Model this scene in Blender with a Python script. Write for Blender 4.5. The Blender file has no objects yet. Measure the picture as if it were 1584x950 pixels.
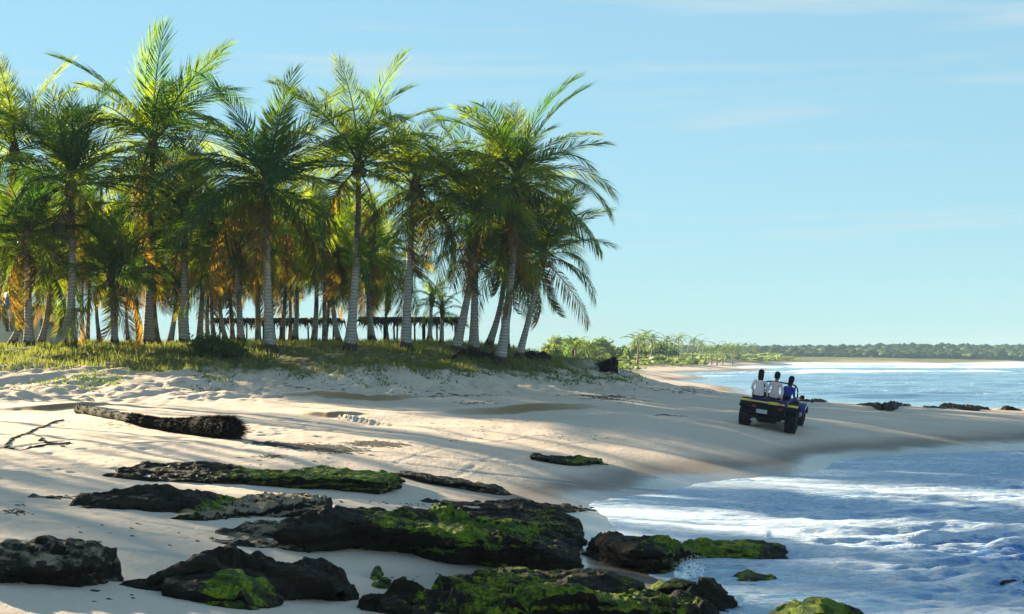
import bpy, bmesh, math, random
import numpy as np
from mathutils import Vector, Matrix, Euler

S = bpy.context.scene
COL = S.collection
R = math.radians
rnd = random.Random(7)

# ------------------------------------------------------------------ camera, sky, sun, exposure
F = 2200.0; CZ = 3.2; HZ = 552.0            # focal length in photo pixels, eye height, horizon row
cam_d = bpy.data.cameras.new('camera')
cam = bpy.data.objects.new('camera', cam_d); COL.objects.link(cam)
cam.location = (0, 0, CZ); cam.rotation_euler = (R(90), 0, 0)
cam_d.sensor_width = 36.0; cam_d.lens = 36.0 * F / 1584.0
cam_d.shift_y = (HZ - 475.0) / 1584.0
cam_d.clip_start = 0.5; cam_d.clip_end = 8000
S.camera = cam

SUN_AZ = R(-50); SUN_EL = R(15.5)             # azimuth measured from +Y towards +X
sd = Vector((math.sin(SUN_AZ) * math.cos(SUN_EL), math.cos(SUN_AZ) * math.cos(SUN_EL), math.sin(SUN_EL)))
sun_d = bpy.data.lights.new('sun', 'SUN'); sun_d.energy = 4.2; sun_d.angle = R(0.5); sun_d.color = (1.0, 0.86, 0.56)
sun = bpy.data.objects.new('sun', sun_d); COL.objects.link(sun)
sun.rotation_euler = (-sd).to_track_quat('-Z', 'Y').to_euler(); sun.location = sd * 60

w = bpy.data.worlds.new('World'); S.world = w; w.use_nodes = True
nt = w.node_tree; nt.nodes.clear()
sky = nt.nodes.new('ShaderNodeTexSky'); sky.sky_type = 'NISHITA'; sky.sun_disc = False
sky.sun_elevation = SUN_EL; sky.sun_rotation = SUN_AZ
sky.air_density = 1.0; sky.dust_density = 0.0; sky.ozone_density = 3.0
tint = nt.nodes.new('ShaderNodeMix'); tint.data_type = 'RGBA'; tint.blend_type = 'MULTIPLY'; tint.inputs[0].default_value = 1
tint.inputs[7].default_value = (0.615, 0.945, 1.06, 1)
flat = nt.nodes.new('ShaderNodeGamma'); flat.inputs[1].default_value = 0.33
# faint cirrus streaks over the whole sky
geo = nt.nodes.new('ShaderNodeTexCoord')
mp = nt.nodes.new('ShaderNodeMapping'); mp.inputs['Scale'].default_value = (2.2, 2.2, 34.0); mp.inputs['Rotation'].default_value = (0.0, 0.012, 0)
cn = nt.nodes.new('ShaderNodeTexNoise'); cn.inputs['Scale'].default_value = 1.6; cn.inputs['Detail'].default_value = 6; cn.inputs['Roughness'].default_value = 0.55
cr = nt.nodes.new('ShaderNodeMapRange'); cr.inputs[1].default_value = 0.54; cr.inputs[2].default_value = 0.74; cr.inputs[3].default_value = 0; cr.inputs[4].default_value = 0.6
cm = nt.nodes.new('ShaderNodeMix'); cm.data_type = 'RGBA'; cm.inputs[7].default_value = (1.35, 1.62, 1.72, 1)
bg = nt.nodes.new('ShaderNodeBackground'); bg.inputs['Strength'].default_value = 0.075
wo = nt.nodes.new('ShaderNodeOutputWorld')
L = nt.links.new
L(sky.outputs[0], flat.inputs[0]); L(flat.outputs[0], tint.inputs[6]); L(geo.outputs['Generated'], mp.inputs[0]); L(mp.outputs[0], cn.inputs['Vector'])
L(cn.outputs['Fac'], cr.inputs[0]); L(cr.outputs[0], cm.inputs[0]); L(tint.outputs[2], cm.inputs[6])
L(cm.outputs[2], bg.inputs['Color']); L(bg.outputs[0], wo.inputs[0])

S.view_settings.view_transform = 'Standard'; S.view_settings.look = 'None'
S.view_settings.exposure = 2.7; S.view_settings.gamma = 1.0
S.render.engine = 'CYCLES'
S.cycles.use_denoising = True
S.cycles.max_bounces = 6; S.cycles.transparent_max_bounces = 6; S.cycles.volume_bounces = 1
S.cycles.sample_clamp_indirect = 4.0

# ------------------------------------------------------------------ helpers
def obj(name, mesh, mat=None, parent=None, loc=None, rot=None):
    o = bpy.data.objects.new(name, mesh); COL.objects.link(o)
    if mat is not None and mesh is not None and len(mesh.materials) == 0: mesh.materials.append(mat)
    if parent is not None: o.parent = parent
    if loc is not None: o.location = loc
    if rot is not None: o.rotation_euler = rot
    return o
def tag(o, label=None, cat=None, group=None, kind=None):
    if label: o['label'] = label
    if cat: o['category'] = cat
    if group: o['group'] = group
    if kind: o['kind'] = kind
    return o
def thing(name, label, cat, loc=(0, 0, 0), rot=(0, 0, 0), group=None):
    o = bpy.data.objects.new(name, None); COL.objects.link(o); o.empty_display_size = 0.2
    o.location = loc; o.rotation_euler = rot
    return tag(o, label, cat, group)
def mesh_np(name, V, quads=None, tris=None, smooth=True, mi=None):
    me = bpy.data.meshes.new(name); V = np.asarray(V, np.float32)
    parts = []; sizes = []
    if quads is not None and len(quads): q = np.asarray(quads, np.int32); parts.append(q.ravel()); sizes.append(np.full(len(q), 4, np.int32))
    if tris is not None and len(tris): t = np.asarray(tris, np.int32); parts.append(t.ravel()); sizes.append(np.full(len(t), 3, np.int32))
    li = np.concatenate(parts); sz = np.concatenate(sizes)
    me.vertices.add(len(V)); me.vertices.foreach_set('co', V.ravel())
    me.loops.add(len(li)); me.loops.foreach_set('vertex_index', li)
    me.polygons.add(len(sz)); st = np.concatenate([[0], np.cumsum(sz)[:-1]]).astype(np.int32)
    me.polygons.foreach_set('loop_start', st); me.polygons.foreach_set('loop_total', sz)
    if smooth: me.polygons.foreach_set('use_smooth', np.ones(len(sz), bool))
    if mi is not None: me.polygons.foreach_set('material_index', np.asarray(mi, np.int32))
    me.update(calc_edges=True); me.validate()
    return me
def attr(me, name, vals):
    a = me.attributes.new(name, 'FLOAT', 'POINT'); a.data.foreach_set('value', np.asarray(vals, np.float32))
def grid_quads(n, m):                       # n rows, m columns, row-major
    i = np.arange(n - 1)[:, None] * m + np.arange(m - 1)[None, :]
    return np.stack([i, i + 1, i + m + 1, i + m], -1).reshape(-1, 4)
def sst(a, b, x):
    t = np.clip((x - a) / (b - a), 0, 1); return t * t * (3 - 2 * t)
# value noise
def _h(ix, iy, iz, seed):
    n = (ix.astype(np.int64) * 374761393 + iy.astype(np.int64) * 668265263 + iz.astype(np.int64) * 2147483647 + seed * 974711) & 0xffffffff
    n = ((n ^ (n >> 13)) * 1274126177) & 0xffffffff
    n = (n ^ (n >> 16)) & 0xffffff
    return n / float(0xffffff)
def noise2(x, y, seed=0):
    x = np.asarray(x, float); y = np.asarray(y, float)
    ix = np.floor(x); iy = np.floor(y); fx = x - ix; fy = y - iy
    fx = fx * fx * (3 - 2 * fx); fy = fy * fy * (3 - 2 * fy); z = np.zeros_like(ix)
    a = _h(ix, iy, z, seed); b = _h(ix + 1, iy, z, seed); c = _h(ix, iy + 1, z, seed); d = _h(ix + 1, iy + 1, z, seed)
    return (a + (b - a) * fx) * (1 - fy) + (c + (d - c) * fx) * fy
def noise3(x, y, z, seed=0):
    x, y, z = np.broadcast_arrays(np.asarray(x, float), y, z)
    ix = np.floor(x); iy = np.floor(y); iz = np.floor(z); fx = x - ix; fy = y - iy; fz = z - iz
    fx = fx * fx * (3 - 2 * fx); fy = fy * fy * (3 - 2 * fy); fz = fz * fz * (3 - 2 * fz)
    def pl(k):
        a = _h(ix, iy, iz + k, seed); b = _h(ix + 1, iy, iz + k, seed); c = _h(ix, iy + 1, iz + k, seed); d = _h(ix + 1, iy + 1, iz + k, seed)
        return (a + (b - a) * fx) * (1 - fy) + (c + (d - c) * fx) * fy
    return pl(0) * (1 - fz) + pl(1) * fz
def fbm2(x, y, o=4, seed=0, g=0.5):
    s = 0; a = 1; t = 0
    for k in range(o):
        s = s + a * (noise2(x * 2 ** k, y * 2 ** k, seed + k * 17) - 0.5); t += a; a *= g
    return s / t * 2
def fbm3(x, y, z, o=3, seed=0, g=0.5):
    s = 0; a = 1; t = 0
    for k in range(o):
        s = s + a * (noise3(x * 2 ** k, y * 2 ** k, z * 2 ** k, seed + k * 17) - 0.5); t += a; a *= g
    return s / t * 2
class MB:
    """collects boxes, tubes and prisms into one mesh"""
    def __init__(s): s.v = []; s.f = []
    def add(s, v, f):
        b = len(s.v); s.v += [tuple(p) for p in v]; s.f += [tuple(i + b for i in q) for q in f]
    def box(s, c, d, rz=0.0, rx=0.0):
        M = Matrix.Rotation(rz, 3, 'Z') @ Matrix.Rotation(rx, 3, 'X'); c = Vector(c)
        v = [c + M @ Vector((x * d[0] / 2, y * d[1] / 2, z * d[2] / 2)) for z in (-1, 1) for x, y in ((-1, -1), (1, -1), (1, 1), (-1, 1))]
        s.add(v, [(3, 2, 1, 0), (4, 5, 6, 7), (0, 1, 5, 4), (1, 2, 6, 5), (2, 3, 7, 6), (3, 0, 4, 7)])
    def tube(s, pts, rad, n=8, cap=True):
        pts = [Vector(p) for p in pts]; rad = rad if isinstance(rad, (list, tuple)) else [rad] * len(pts)
        v = []; up = Vector((0, 0, 1))
        for i, p in enumerate(pts):
            T = (pts[min(i + 1, len(pts) - 1)] - pts[max(i - 1, 0)]).normalized()
            a = T.cross(up if abs(T.z) < 0.95 else Vector((1, 0, 0))).normalized(); b = T.cross(a)
            for k in range(n):
                t = 2 * math.pi * k / n; v.append(p + (a * math.cos(t) + b * math.sin(t)) * rad[i])
        f = [(i * n + k, i * n + (k + 1) % n, (i + 1) * n + (k + 1) % n, (i + 1) * n + k) for i in range(len(pts) - 1) for k in range(n)]
        if cap: f += [tuple(range(n))[::-1], tuple((len(pts) - 1) * n + k for k in range(n))]
        s.add(v, f)
    def lathe(s, prof, c=(0, 0, 0), axis='Z', n=20):       # prof: (radius, height)
        v = []; c = Vector(c)
        for r, h in prof:
            for k in range(n):
                t = 2 * math.pi * k / n
                p = (r * math.cos(t), r * math.sin(t), h)
                if axis == 'X': p = (h, p[0], p[1])
                v.append(c + Vector(p))
        m = len(prof)
        f = [(i * n + k, i * n + (k + 1) % n, (i + 1) * n + (k + 1) % n, (i + 1) * n + k) for i in range(m - 1) for k in range(n)]
        if prof[0][0] > 1e-4: f.append(tuple(range(n))[::-1])
        if prof[-1][0] > 1e-4: f.append(tuple((m - 1) * n + k for k in range(n)))
        s.add(v, f)
    def prism(s, poly, x0, x1, ins=0.0):                   # poly in (y, z), extruded along x
        n = len(poly); v = [(x0, y, z) for y, z in poly] + [(x1, y, z) for y, z in poly]
        s.add(v, [tuple(range(n))[::-1], tuple(range(n, 2 * n))] + [(k, (k + 1) % n, n + (k + 1) % n, n + k) for k in range(n)])
    def mesh(s, name, smooth=False):
        me = bpy.data.meshes.new(name); me.from_pydata(s.v, [], s.f)
        bm = bmesh.new(); bm.from_mesh(me); bmesh.ops.recalc_face_normals(bm, faces=bm.faces); bm.to_mesh(me); bm.free()
        if smooth: me.shade_smooth()
        me.update(); return me
    def build(s, name, mat, parent=None, smooth=False, bevel=0.0, loc=None, rot=None):
        o = obj(name, s.mesh(name, smooth), mat, parent, loc, rot)
        if bevel:
            b = o.modifiers.new('bevel', 'BEVEL'); b.width = bevel; b.segments = 2; b.limit_method = 'ANGLE'
        return o

# ------------------------------------------------------------------ materials
class NT:
    def __init__(s, name):
        s.m = bpy.data.materials.new(name); s.m.use_nodes = True; s.t = s.m.node_tree; s.t.nodes.clear()
        s.out = s.n('ShaderNodeOutputMaterial')
    def n(s, t, **k):
        o = s.t.nodes.new(t)
        for a, v in k.items(): setattr(o, a, v)
        return o
    def l(s, a, b): s.t.links.new(a, b)
    def noise(s, vec, scale, detail=4, rough=0.55):
        o = s.n('ShaderNodeTexNoise'); o.inputs['Scale'].default_value = scale; o.inputs['Detail'].default_value = detail; o.inputs['Roughness'].default_value = rough
        if vec is not None: s.l(vec, o.inputs['Vector'])
        return o.outputs['Fac']
    def mapv(s, vec, sc):
        o = s.n('ShaderNodeMapping'); o.inputs['Scale'].default_value = sc; s.l(vec, o.inputs[0]); return o.outputs[0]
    def rng(s, v, a, b, c=0.0, d=1.0, smooth=True):
        o = s.n('ShaderNodeMapRange'); o.inputs[1].default_value = a; o.inputs[2].default_value = b; o.inputs[3].default_value = c; o.inputs[4].default_value = d
        if smooth: o.interpolation_type = 'SMOOTHSTEP'
        s.l(v, o.inputs[0]); return o.outputs[0]
    def mix(s, f, a, b, mode='MIX'):
        o = s.n('ShaderNodeMix', data_type='RGBA', blend_type=mode)
        for i, x in ((0, f), (6, a), (7, b)):
            if isinstance(x, (tuple, list)): o.inputs[i].default_value = (*x[:3], 1)
            elif isinstance(x, (int, float)): o.inputs[i].default_value = x
            else: s.l(x, o.inputs[i])
        return o.outputs[2]
    def math(s, op, a, b=0.0, c=None):
        o = s.n('ShaderNodeMath', operation=op)
        for i, x in enumerate((a, b) if c is None else (a, b, c)):
            if isinstance(x, (int, float)): o.inputs[i].default_value = x
            else: s.l(x, o.inputs[i])
        return o.outputs[0]
    def attr(s, name): return s.n('ShaderNodeAttribute', attribute_name=name).outputs['Fac']
    def pos(s): return s.n('ShaderNodeNewGeometry').outputs['Position']
    def objc(s): return s.n('ShaderNodeTexCoord').outputs['Object']
    def bump(s, h, strength=0.5, dist=0.02):
        o = s.n('ShaderNodeBump'); o.inputs['Strength'].default_value = strength; o.inputs['Distance'].default_value = dist; s.l(h, o.inputs['Height']); return o.outputs[0]
    def pbr(s, col, rough=0.8, normal=None, spec=0.5, metal=0.0):
        p = s.n('ShaderNodeBsdfPrincipled')
        for k, x in (('Base Color', col), ('Roughness', rough), ('Metallic', metal), ('Specular IOR Level', spec)):
            if isinstance(x, (tuple, list)): p.inputs[k].default_value = (*x[:3], 1)
            elif isinstance(x, (int, float)): p.inputs[k].default_value = x
            else: s.l(x, p.inputs[k])
        if normal is not None: s.l(normal, p.inputs['Normal'])
        return p.outputs[0]
    def done(s, sh): s.l(sh, s.out.inputs['Surface']); return s.m
def plain(name, col, rough=0.7, var=0.25, scale=8.0, metal=0.0, spec=0.4):
    t = NT(name); c = t.objc(); n = t.noise(c, scale, 4)
    k = t.rng(n, 0.3, 0.7, 1 - var, 1 + var, False)
    comb = t.n('ShaderNodeCombineColor')
    for i in range(3): t.l(k, comb.inputs[i])
    col2 = t.mix(1.0, col, comb.outputs[0], 'MULTIPLY')
    return t.done(t.pbr(col2, rough, t.bump(n, 0.3, 0.01), spec, metal))

def leaf_mat(name, dif, tra, dif2, tra2, tmix=0.5):
    t = NT(name); r = t.n('ShaderNodeObjectInfo').outputs['Random']; p = t.pos()
    n = t.noise(p, 1.3, 3); k = t.math('ADD', t.math('MULTIPLY', r, 0.7), t.math('MULTIPLY', n, 0.5)); k = t.rng(k, 0.25, 0.95)
    d = t.n('ShaderNodeBsdfDiffuse'); t.l(t.mix(k, dif, dif2), d.inputs[0])
    tr = t.n('ShaderNodeBsdfTranslucent'); t.l(t.mix(k, tra, tra2), tr.inputs[0])
    g = t.n('ShaderNodeBsdfGlossy'); g.inputs['Roughness'].default_value = 0.5; g.inputs[0].default_value = (0.45, 0.45, 0.45, 1)
    a = t.n('ShaderNodeAddShader'); t.l(d.outputs[0], a.inputs[0]); t.l(tr.outputs[0], a.inputs[1])
    m = t.n('ShaderNodeMixShader'); m.inputs[0].default_value = 0.035; t.l(a.outputs[0], m.inputs[1]); t.l(g.outputs[0], m.inputs[2])
    return t.done(m.outputs[0])
M = {}
M['leaf'] = leaf_mat('palm_leaf_green', (0.006, 0.026, 0.007), (0.034, 0.090, 0.003), (0.014, 0.036, 0.005), (0.21, 0.25, 0.004))
M['leaf_old'] = leaf_mat('palm_leaf_yellow', (0.014, 0.024, 0.006), (0.08, 0.085, 0.003), (0.034, 0.028, 0.008), (0.27, 0.15, 0.005))
M['leaf_dead'] = leaf_mat('palm_leaf_dry', (0.030, 0.023, 0.013), (0.06, 0.04, 0.010), (0.05, 0.034, 0.016), (0.15, 0.08, 0.015))
M['bush'] = leaf_mat('bush_leaf', (0.018, 0.035, 0.008), (0.05, 0.08, 0.01), (0.03, 0.05, 0.01), (0.08, 0.11, 0.01))
M['far_leaf'] = leaf_mat('far_leaf', (0.05, 0.09, 0.025), (0.06, 0.10, 0.015), (0.08, 0.12, 0.035), (0.10, 0.12, 0.02))
M['grass'] = leaf_mat('grass_blade', (0.05, 0.07, 0.015), (0.09, 0.11, 0.015), (0.09, 0.09, 0.025), (0.16, 0.15, 0.025))
M['forest'] = leaf_mat('forest_leaf', (0.02, 0.04, 0.02), (0.02, 0.03, 0.012), (0.03, 0.055, 0.025), (0.03, 0.04, 0.012))

def trunk_mat(name='palm_bark', low=.05):
    t = NT(name); p = t.objc()
    z = t.n('ShaderNodeSeparateXYZ'); t.l(p, z.inputs[0]); h = z.outputs[2]
    n = t.noise(t.mapv(p, (1, 1, 0.6)), 3.0, 5, 0.6); r = t.n('ShaderNodeObjectInfo').outputs['Random']
    ring = t.n('ShaderNodeTexWave', wave_type='BANDS', bands_direction='Z'); ring.inputs['Scale'].default_value = 2.1; ring.inputs['Distortion'].default_value = 6.0; ring.inputs['Detail'].default_value = 3; t.l(p, ring.inputs['Vector'])
    lich = t.math('ADD', t.math('MULTIPLY', h, -0.075), t.math('ADD', t.math('MULTIPLY', n, 1.0), t.math('MULTIPLY', r, 0.25)))
    pale = t.mix(t.rng(ring.outputs['Fac'], 0.1, 0.5), (0.20, 0.185, 0.17), (0.32, 0.30, 0.28))
    col = t.mix(t.rng(lich, low, low + .33), (0.075, 0.055, 0.04), pale)
    col = t.mix(t.rng(t.math('ADD', h, t.math('MULTIPLY', n, 0.5)), 0.55, 0.70), (0.045, 0.035, 0.028), col)
    return t.done(t.pbr(col, 0.9, t.bump(t.math('ADD', ring.outputs['Fac'], n), 0.5, 0.03), 0.2))
M['trunk'] = trunk_mat(); M['trunk_bare'] = trunk_mat('palm_bark_bare', .38)
M['fibre'] = plain('palm_fibre', (0.09, 0.055, 0.03), 0.95, 0.4, 10)
M['coconut'] = plain('coconut_husk', (0.16, 0.13, 0.03), 0.6, 0.3, 6)
M['wood_dark'] = plain('dead_wood', (0.016, 0.011, 0.009), 0.95, 0.5, 9, spec=0.12)
M['wood_grey'] = plain('weathered_wood', (0.16, 0.13, 0.10), 0.9, 0.35, 9)
M['thatch'] = plain('dry_thatch', (0.06, 0.045, 0.03), 0.95, 0.4, 12)
M['wrack'] = plain('dry_seaweed', (0.014, 0.013, 0.013), 0.9, 0.4, 20)

def sand_mat():
    t = NT('sand'); p = t.pos(); s = t.n('ShaderNodeSeparateXYZ'); t.l(p, s.inputs[0]); z = s.outputs[2]
    n1 = t.noise(p, 0.35, 4); n2 = t.noise(p, 2.3, 5); n3 = t.noise(p, 22, 5, 0.7); n4 = t.noise(t.mapv(p, (1, .5, 1)), 7, 5, 0.65)
    dry = t.mix(t.rng(n1, 0.3, 0.7), (0.56, 0.435, 0.365), (0.50, 0.39, 0.325))
    dry = t.mix(t.rng(n4, 0.50, 0.80, 0, 0.35), dry, (0.35, 0.27, 0.23))
    dry = t.mix(t.rng(n3, 0.60, 0.80, 0, 0.30), dry, (0.28, 0.22, 0.17))
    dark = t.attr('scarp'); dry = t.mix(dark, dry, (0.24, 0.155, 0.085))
    zz = t.math('ADD', z, t.math('MULTIPLY_ADD', n1, 0.30, -0.15)); zz = t.math('ADD', zz, t.math('MULTIPLY_ADD', n2, 0.06, -0.03))
    wet = t.rng(zz, 0.22, 0.52, 1, 0)
    col = t.mix(t.math('MULTIPLY', wet, 0.85), dry, (0.17, 0.130, 0.115))
    veg = t.math('MULTIPLY', t.attr('veg'), t.rng(t.math('ADD', n2, t.math('MULTIPLY', n4, .5)), 0.45, 0.75, 0.25, 1))
    vcol = t.mix(n2, (0.055, 0.07, 0.018), (0.12, 0.11, 0.035))
    col = t.mix(veg, col, vcol)
    film = t.rng(zz, 0.10, 0.30, 1, 0); rough = t.math('MULTIPLY_ADD', film, -0.68, 0.92)
    h = t.math('ADD', t.math('MULTIPLY', n3, t.math('MULTIPLY_ADD', wet, -0.3, 0.32)), t.math('MULTIPLY', n4, t.math('MULTIPLY_ADD', wet, -0.85, 0.9)))
    return t.done(t.pbr(col, rough, t.bump(h, 0.55, 0.05), t.math('MULTIPLY_ADD', film, 0.35, 0.12)))
M['sand'] = sand_mat()

def rock_mat():
    t = NT('mossy_rock'); p = t.pos(); g = t.n('ShaderNodeNewGeometry'); s = t.n('ShaderNodeSeparateXYZ'); t.l(g.outputs['Normal'], s.inputs[0]); up = s.outputs[2]
    n1 = t.noise(p, 1.1, 4); n2 = t.noise(p, 5, 6, 0.65); n3 = t.noise(p, 24, 5, 0.7); st = t.noise(t.mapv(p, (1.5, 1.5, 16)), 1.2, 4)
    col = t.mix(t.rng(n2, 0.3, 0.7), (0.005, 0.004, 0.0035), (0.026, 0.019, 0.014))
    col = t.mix(t.rng(st, 0.5, 0.7, 0, 0.4), col, (0.045, 0.033, 0.024))
    dust_skylight = t.math('ADD', t.attr('dust_skylight'), t.math('MULTIPLY_ADD', n2, 0.9, -0.45)); dust_skylight = t.math('MULTIPLY', t.rng(dust_skylight, 0.42, 0.62), t.rng(up, 0.55, 0.85))  # sandy dust tone; also paints reflected sky on two dark rock tops
    col = t.mix(dust_skylight, col, t.mix(n3, (0.20, 0.15, 0.105), (0.36, 0.28, 0.20)))
    mo = t.math('ADD', t.attr('moss'), t.math('MULTIPLY_ADD', n1, 0.7, -0.35)); mo = t.math('ADD', mo, t.math('MULTIPLY_ADD', n2, 0.8, -0.4))
    mo = t.math('ADD', mo, t.math('MULTIPLY_ADD', n3, 0.5, -0.25)); mo = t.math('MULTIPLY', t.rng(mo, 0.44, 0.60), t.rng(up, 0.15, 0.6))
    mc = t.mix(t.rng(n3, 0.35, 0.7), (0.06, 0.10, 0.006), (0.24, 0.29, 0.012)); mc = t.mix(t.rng(n2, 0.38, 0.60), t.mix(n3, (0.010, 0.024, 0.005), (0.045, 0.09, 0.010)), mc)
    col = t.mix(mo, col, mc)
    h = t.math('ADD', t.math('MULTIPLY', n2, 1.0), t.math('MULTIPLY', n3, 0.55))
    return t.done(t.pbr(col, t.rng(n2, 0.3, 0.7, 0.5, 0.9), t.bump(h, 1.0, 0.09), 0.12))
M['rock'] = rock_mat()

def sea_mat():
    t = NT('sea_water'); p = t.pos()
    q = t.mapv(p, (0.55, 1.6, 0.2))
    w1 = t.n('ShaderNodeTexNoise'); w1.inputs['Scale'].default_value = 0.8; t.l(q, w1.inputs['Vector'])
    wp = t.n('ShaderNodeMix', data_type='VECTOR'); wp.inputs[0].default_value = 0.35; t.l(q, wp.inputs[4]); t.l(w1.outputs['Color'], wp.inputs[5]); qq = wp.outputs[1]
    n1 = t.noise(qq, 1.3, 9, 0.66); n2 = t.noise(qq, 6.0, 8, 0.70); n3 = t.noise(qq, 19, 4, 0.6)
    vor = t.n('ShaderNodeTexVoronoi', feature='DISTANCE_TO_EDGE'); vor.inputs['Scale'].default_value = 3.4; t.l(qq, vor.inputs['Vector'])
    lace = t.rng(vor.outputs['Distance'], 0.0, 0.16, 0.20, -0.08)
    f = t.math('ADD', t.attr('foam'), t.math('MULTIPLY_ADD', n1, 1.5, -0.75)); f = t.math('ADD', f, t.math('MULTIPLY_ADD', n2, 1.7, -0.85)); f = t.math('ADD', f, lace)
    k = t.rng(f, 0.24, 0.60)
    foam = t.pbr(t.mix(t.rng(n3, .3, .7), (0.42, 0.61, 0.95), (0.86, 0.90, 0.97)), 0.75, t.bump(t.math('ADD', n2, t.math('MULTIPLY', n3, .9)), 1.0, 0.26), 0.3)  # blue of shaded foam, and of water beneath, put into the foam colour
    rip = t.math('ADD', t.noise(t.mapv(p, (0.9, 2.2, 1)), 2.2, 5, 0.6), t.math('MULTIPLY', t.noise(t.mapv(p, (0.5, 1.6, 1)), 0.35, 5, 0.65), 4.0))
    deep = t.mix(t.attr('shoal_far'), (0.008, 0.085, 0.330), (0.12, 0.23, 0.36))
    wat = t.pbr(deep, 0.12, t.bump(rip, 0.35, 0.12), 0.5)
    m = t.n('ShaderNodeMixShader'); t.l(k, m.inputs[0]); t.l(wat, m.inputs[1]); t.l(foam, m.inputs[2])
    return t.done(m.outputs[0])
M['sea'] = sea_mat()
M['splash'] = plain('white_spray', (0.85, 0.88, 0.92), 0.6, 0.05)
M['tyre'] = plain('tyre_rubber', (0.012, 0.012, 0.013), 0.85, 0.3, 12, spec=0.12)
M['rim'] = plain('yellow_rim', (0.42, 0.30, 0.02), 0.45, 0.2)
M['yellow'] = plain('yellow_trim', (0.62, 0.46, 0.04), 0.45, 0.12)
M['blue_paint'] = plain('blue_paint', (0.012, 0.018, 0.16), 0.3, 0.2)
M['purple_paint'] = plain('purple_paint', (0.020, 0.008, 0.075), 0.35, 0.2, spec=0.12)
M['black'] = plain('black_plastic', (0.005, 0.005, 0.006), 0.6, 0.2, spec=0.12)
M['white_paint'] = plain('white_paint', (0.72, 0.74, 0.76), 0.4, 0.08)
M['plate'] = plain('grey_plate', (0.35, 0.36, 0.38), 0.5, 0.08)
M['red'] = plain('red_lens', (0.25, 0.01, 0.01), 0.3, 0.1)
M['skin'] = plain('skin', (0.20, 0.11, 0.07), 0.6, 0.08)
M['hair'] = plain('dark_hair', (0.012, 0.009, 0.008), 0.6, 0.3, 30, spec=0.12)
M['pink_shirt'] = plain('pale_pink_shirt', (0.62, 0.50, 0.52), 0.85, 0.12)
M['rose_shirt'] = plain('rose_shirt', (0.56, 0.42, 0.42), 0.85, 0.12)
M['blue_shirt'] = plain('blue_shirt', (0.02, 0.03, 0.30), 0.85, 0.12)
M['dark_cloth'] = plain('dark_trousers', (0.02, 0.02, 0.03), 0.9, 0.2, spec=0.12)
M['wall'] = plain('white_wall', (0.70, 0.71, 0.72), 0.85, 0.08, 3)
M['blue_wood'] = plain('blue_shutter', (0.03, 0.10, 0.22), 0.6, 0.15)
M['grey_wall'] = plain('grey_panel', (0.30, 0.31, 0.33), 0.85, 0.1)
M['tank'] = plain('blue_tank', (0.02, 0.06, 0.20), 0.45, 0.1)
# ------------------------------------------------------------------ ground: one height field through surveyed points (x, y, z in metres)
def P(u,v,z):
    Y=(CZ-z)*F/(v-HZ); return ((u-792)/F*Y,Y,z)
def Q(u,v,Y): return ((u-792)/F*Y,Y,CZ-(v-HZ)/F*Y)
C=[P(1120,940,0),(2.6,12,0),(2.6,5,0),P(925,790,0),P(935,775,0),P(1100,747,0),P(1220,737,0),P(1320,711,0),P(1584,697,0),(27,52,0),(45,55,0),(90,60,-.1),
 # far side of the spit
 P(1584,632,0),(45,82,0),P(1240,620,0),(20.5,124,0),(21.5,185,0),(25,260,0),(43,300,0),(60,400,0),(88,541,0),(150,640,0),(253,704,0),(420,720,0),(800,740,0),
 (20,66,.75),(30,68,.6),(14,72,1.0),(45,67,.35),
 P(1190,658,.9),P(0,950,1.0),P(300,950,.75),P(300,830,.85),P(650,890,.35),P(600,950,.4),P(900,890,.12),P(100,720,1.2),P(500,690,1.1),P(800,680,.85),P(900,740,.35),P(1050,680,.75),P(0,840,1.1),
 P(1000,620,1.3),Q(970,583,80),P(1040,597,1.2),P(1150,612,.85),P(650,780,.45),P(400,780,.8),
 Q(0,640,43),Q(300,624,48),Q(0,607,52),Q(300,600,54),Q(640,612,56),Q(880,600,64),P(500,650,1.35),P(800,632,1.35),
 Q(-150,568,57),Q(0,568,58),Q(200,570,59),Q(400,577,59),Q(640,570,62),Q(800,577,66),Q(930,573,73),
 Q(0,541,66),Q(200,541,66),Q(400,541,66),Q(640,541,68),Q(800,546,72),Q(900,554,77),Q(950,568,80),
 Q(0,536,80),Q(200,536,80),Q(400,536,80),Q(640,537,80),Q(800,545,82),(4.2,80,3.0),(9,80,1.5),(12,80,1.15),
 Q(0,529,95),Q(400,529,95),Q(640,531,95),Q(800,540,95),Q(860,556,95),(8,95,1.6),(12,140,1.3),
 (-40,140,4.0),(-10,140,3.4),(5,140,2.2),(0,200,2.6),(12,200,2.0),(0,300,2.8),(16,260,2.4),(32,330,2.2),(35,400,2.6),(60,541,2.4),(95,700,3),(88,560,2.0),(150,655,2.4),(253,716,2.6),(420,733,2.6),(800,755,2.6),(253,800,4),(500,800,4),(-200,300,4),(-200,100,5),(-300,700,4),(200,1500,5),(-300,1500,5),(800,1500,5),
 (-40,50,3.3),(-32,40,2.0),(-25,25,1.6),(-15,10,1.5),(-40,10,2.2),(-60,30,3.8),(-60,80,4.3),(-100,10,4.5),(-8,6,1.2),
 (8,25,-.7),(7,15,-.8),(15,35,-.7),(25,40,-.9),(10,32,-.4),(10,8,-1.2),(30,25,-2),(60,45,-1.5),(60,20,-2.5),(34,110,-1),(40,140,-1.5),(45,200,-1.8),(70,120,-2),(70,90,-1.2),(70,300,-2),(120,300,-2.5),(100,450,-2),(200,520,-2.5),(400,550,-3),(600,300,-3),(300,100,-3),(200,30,-3),(800,500,-3),(300,300,-3)]
C=np.array(C)
def phi(r): return np.sqrt(r*r+9.)
_d=np.hypot(C[:,None,0]-C[None,:,0],C[:,None,1]-C[None,:,1])
NC=len(C)
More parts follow.
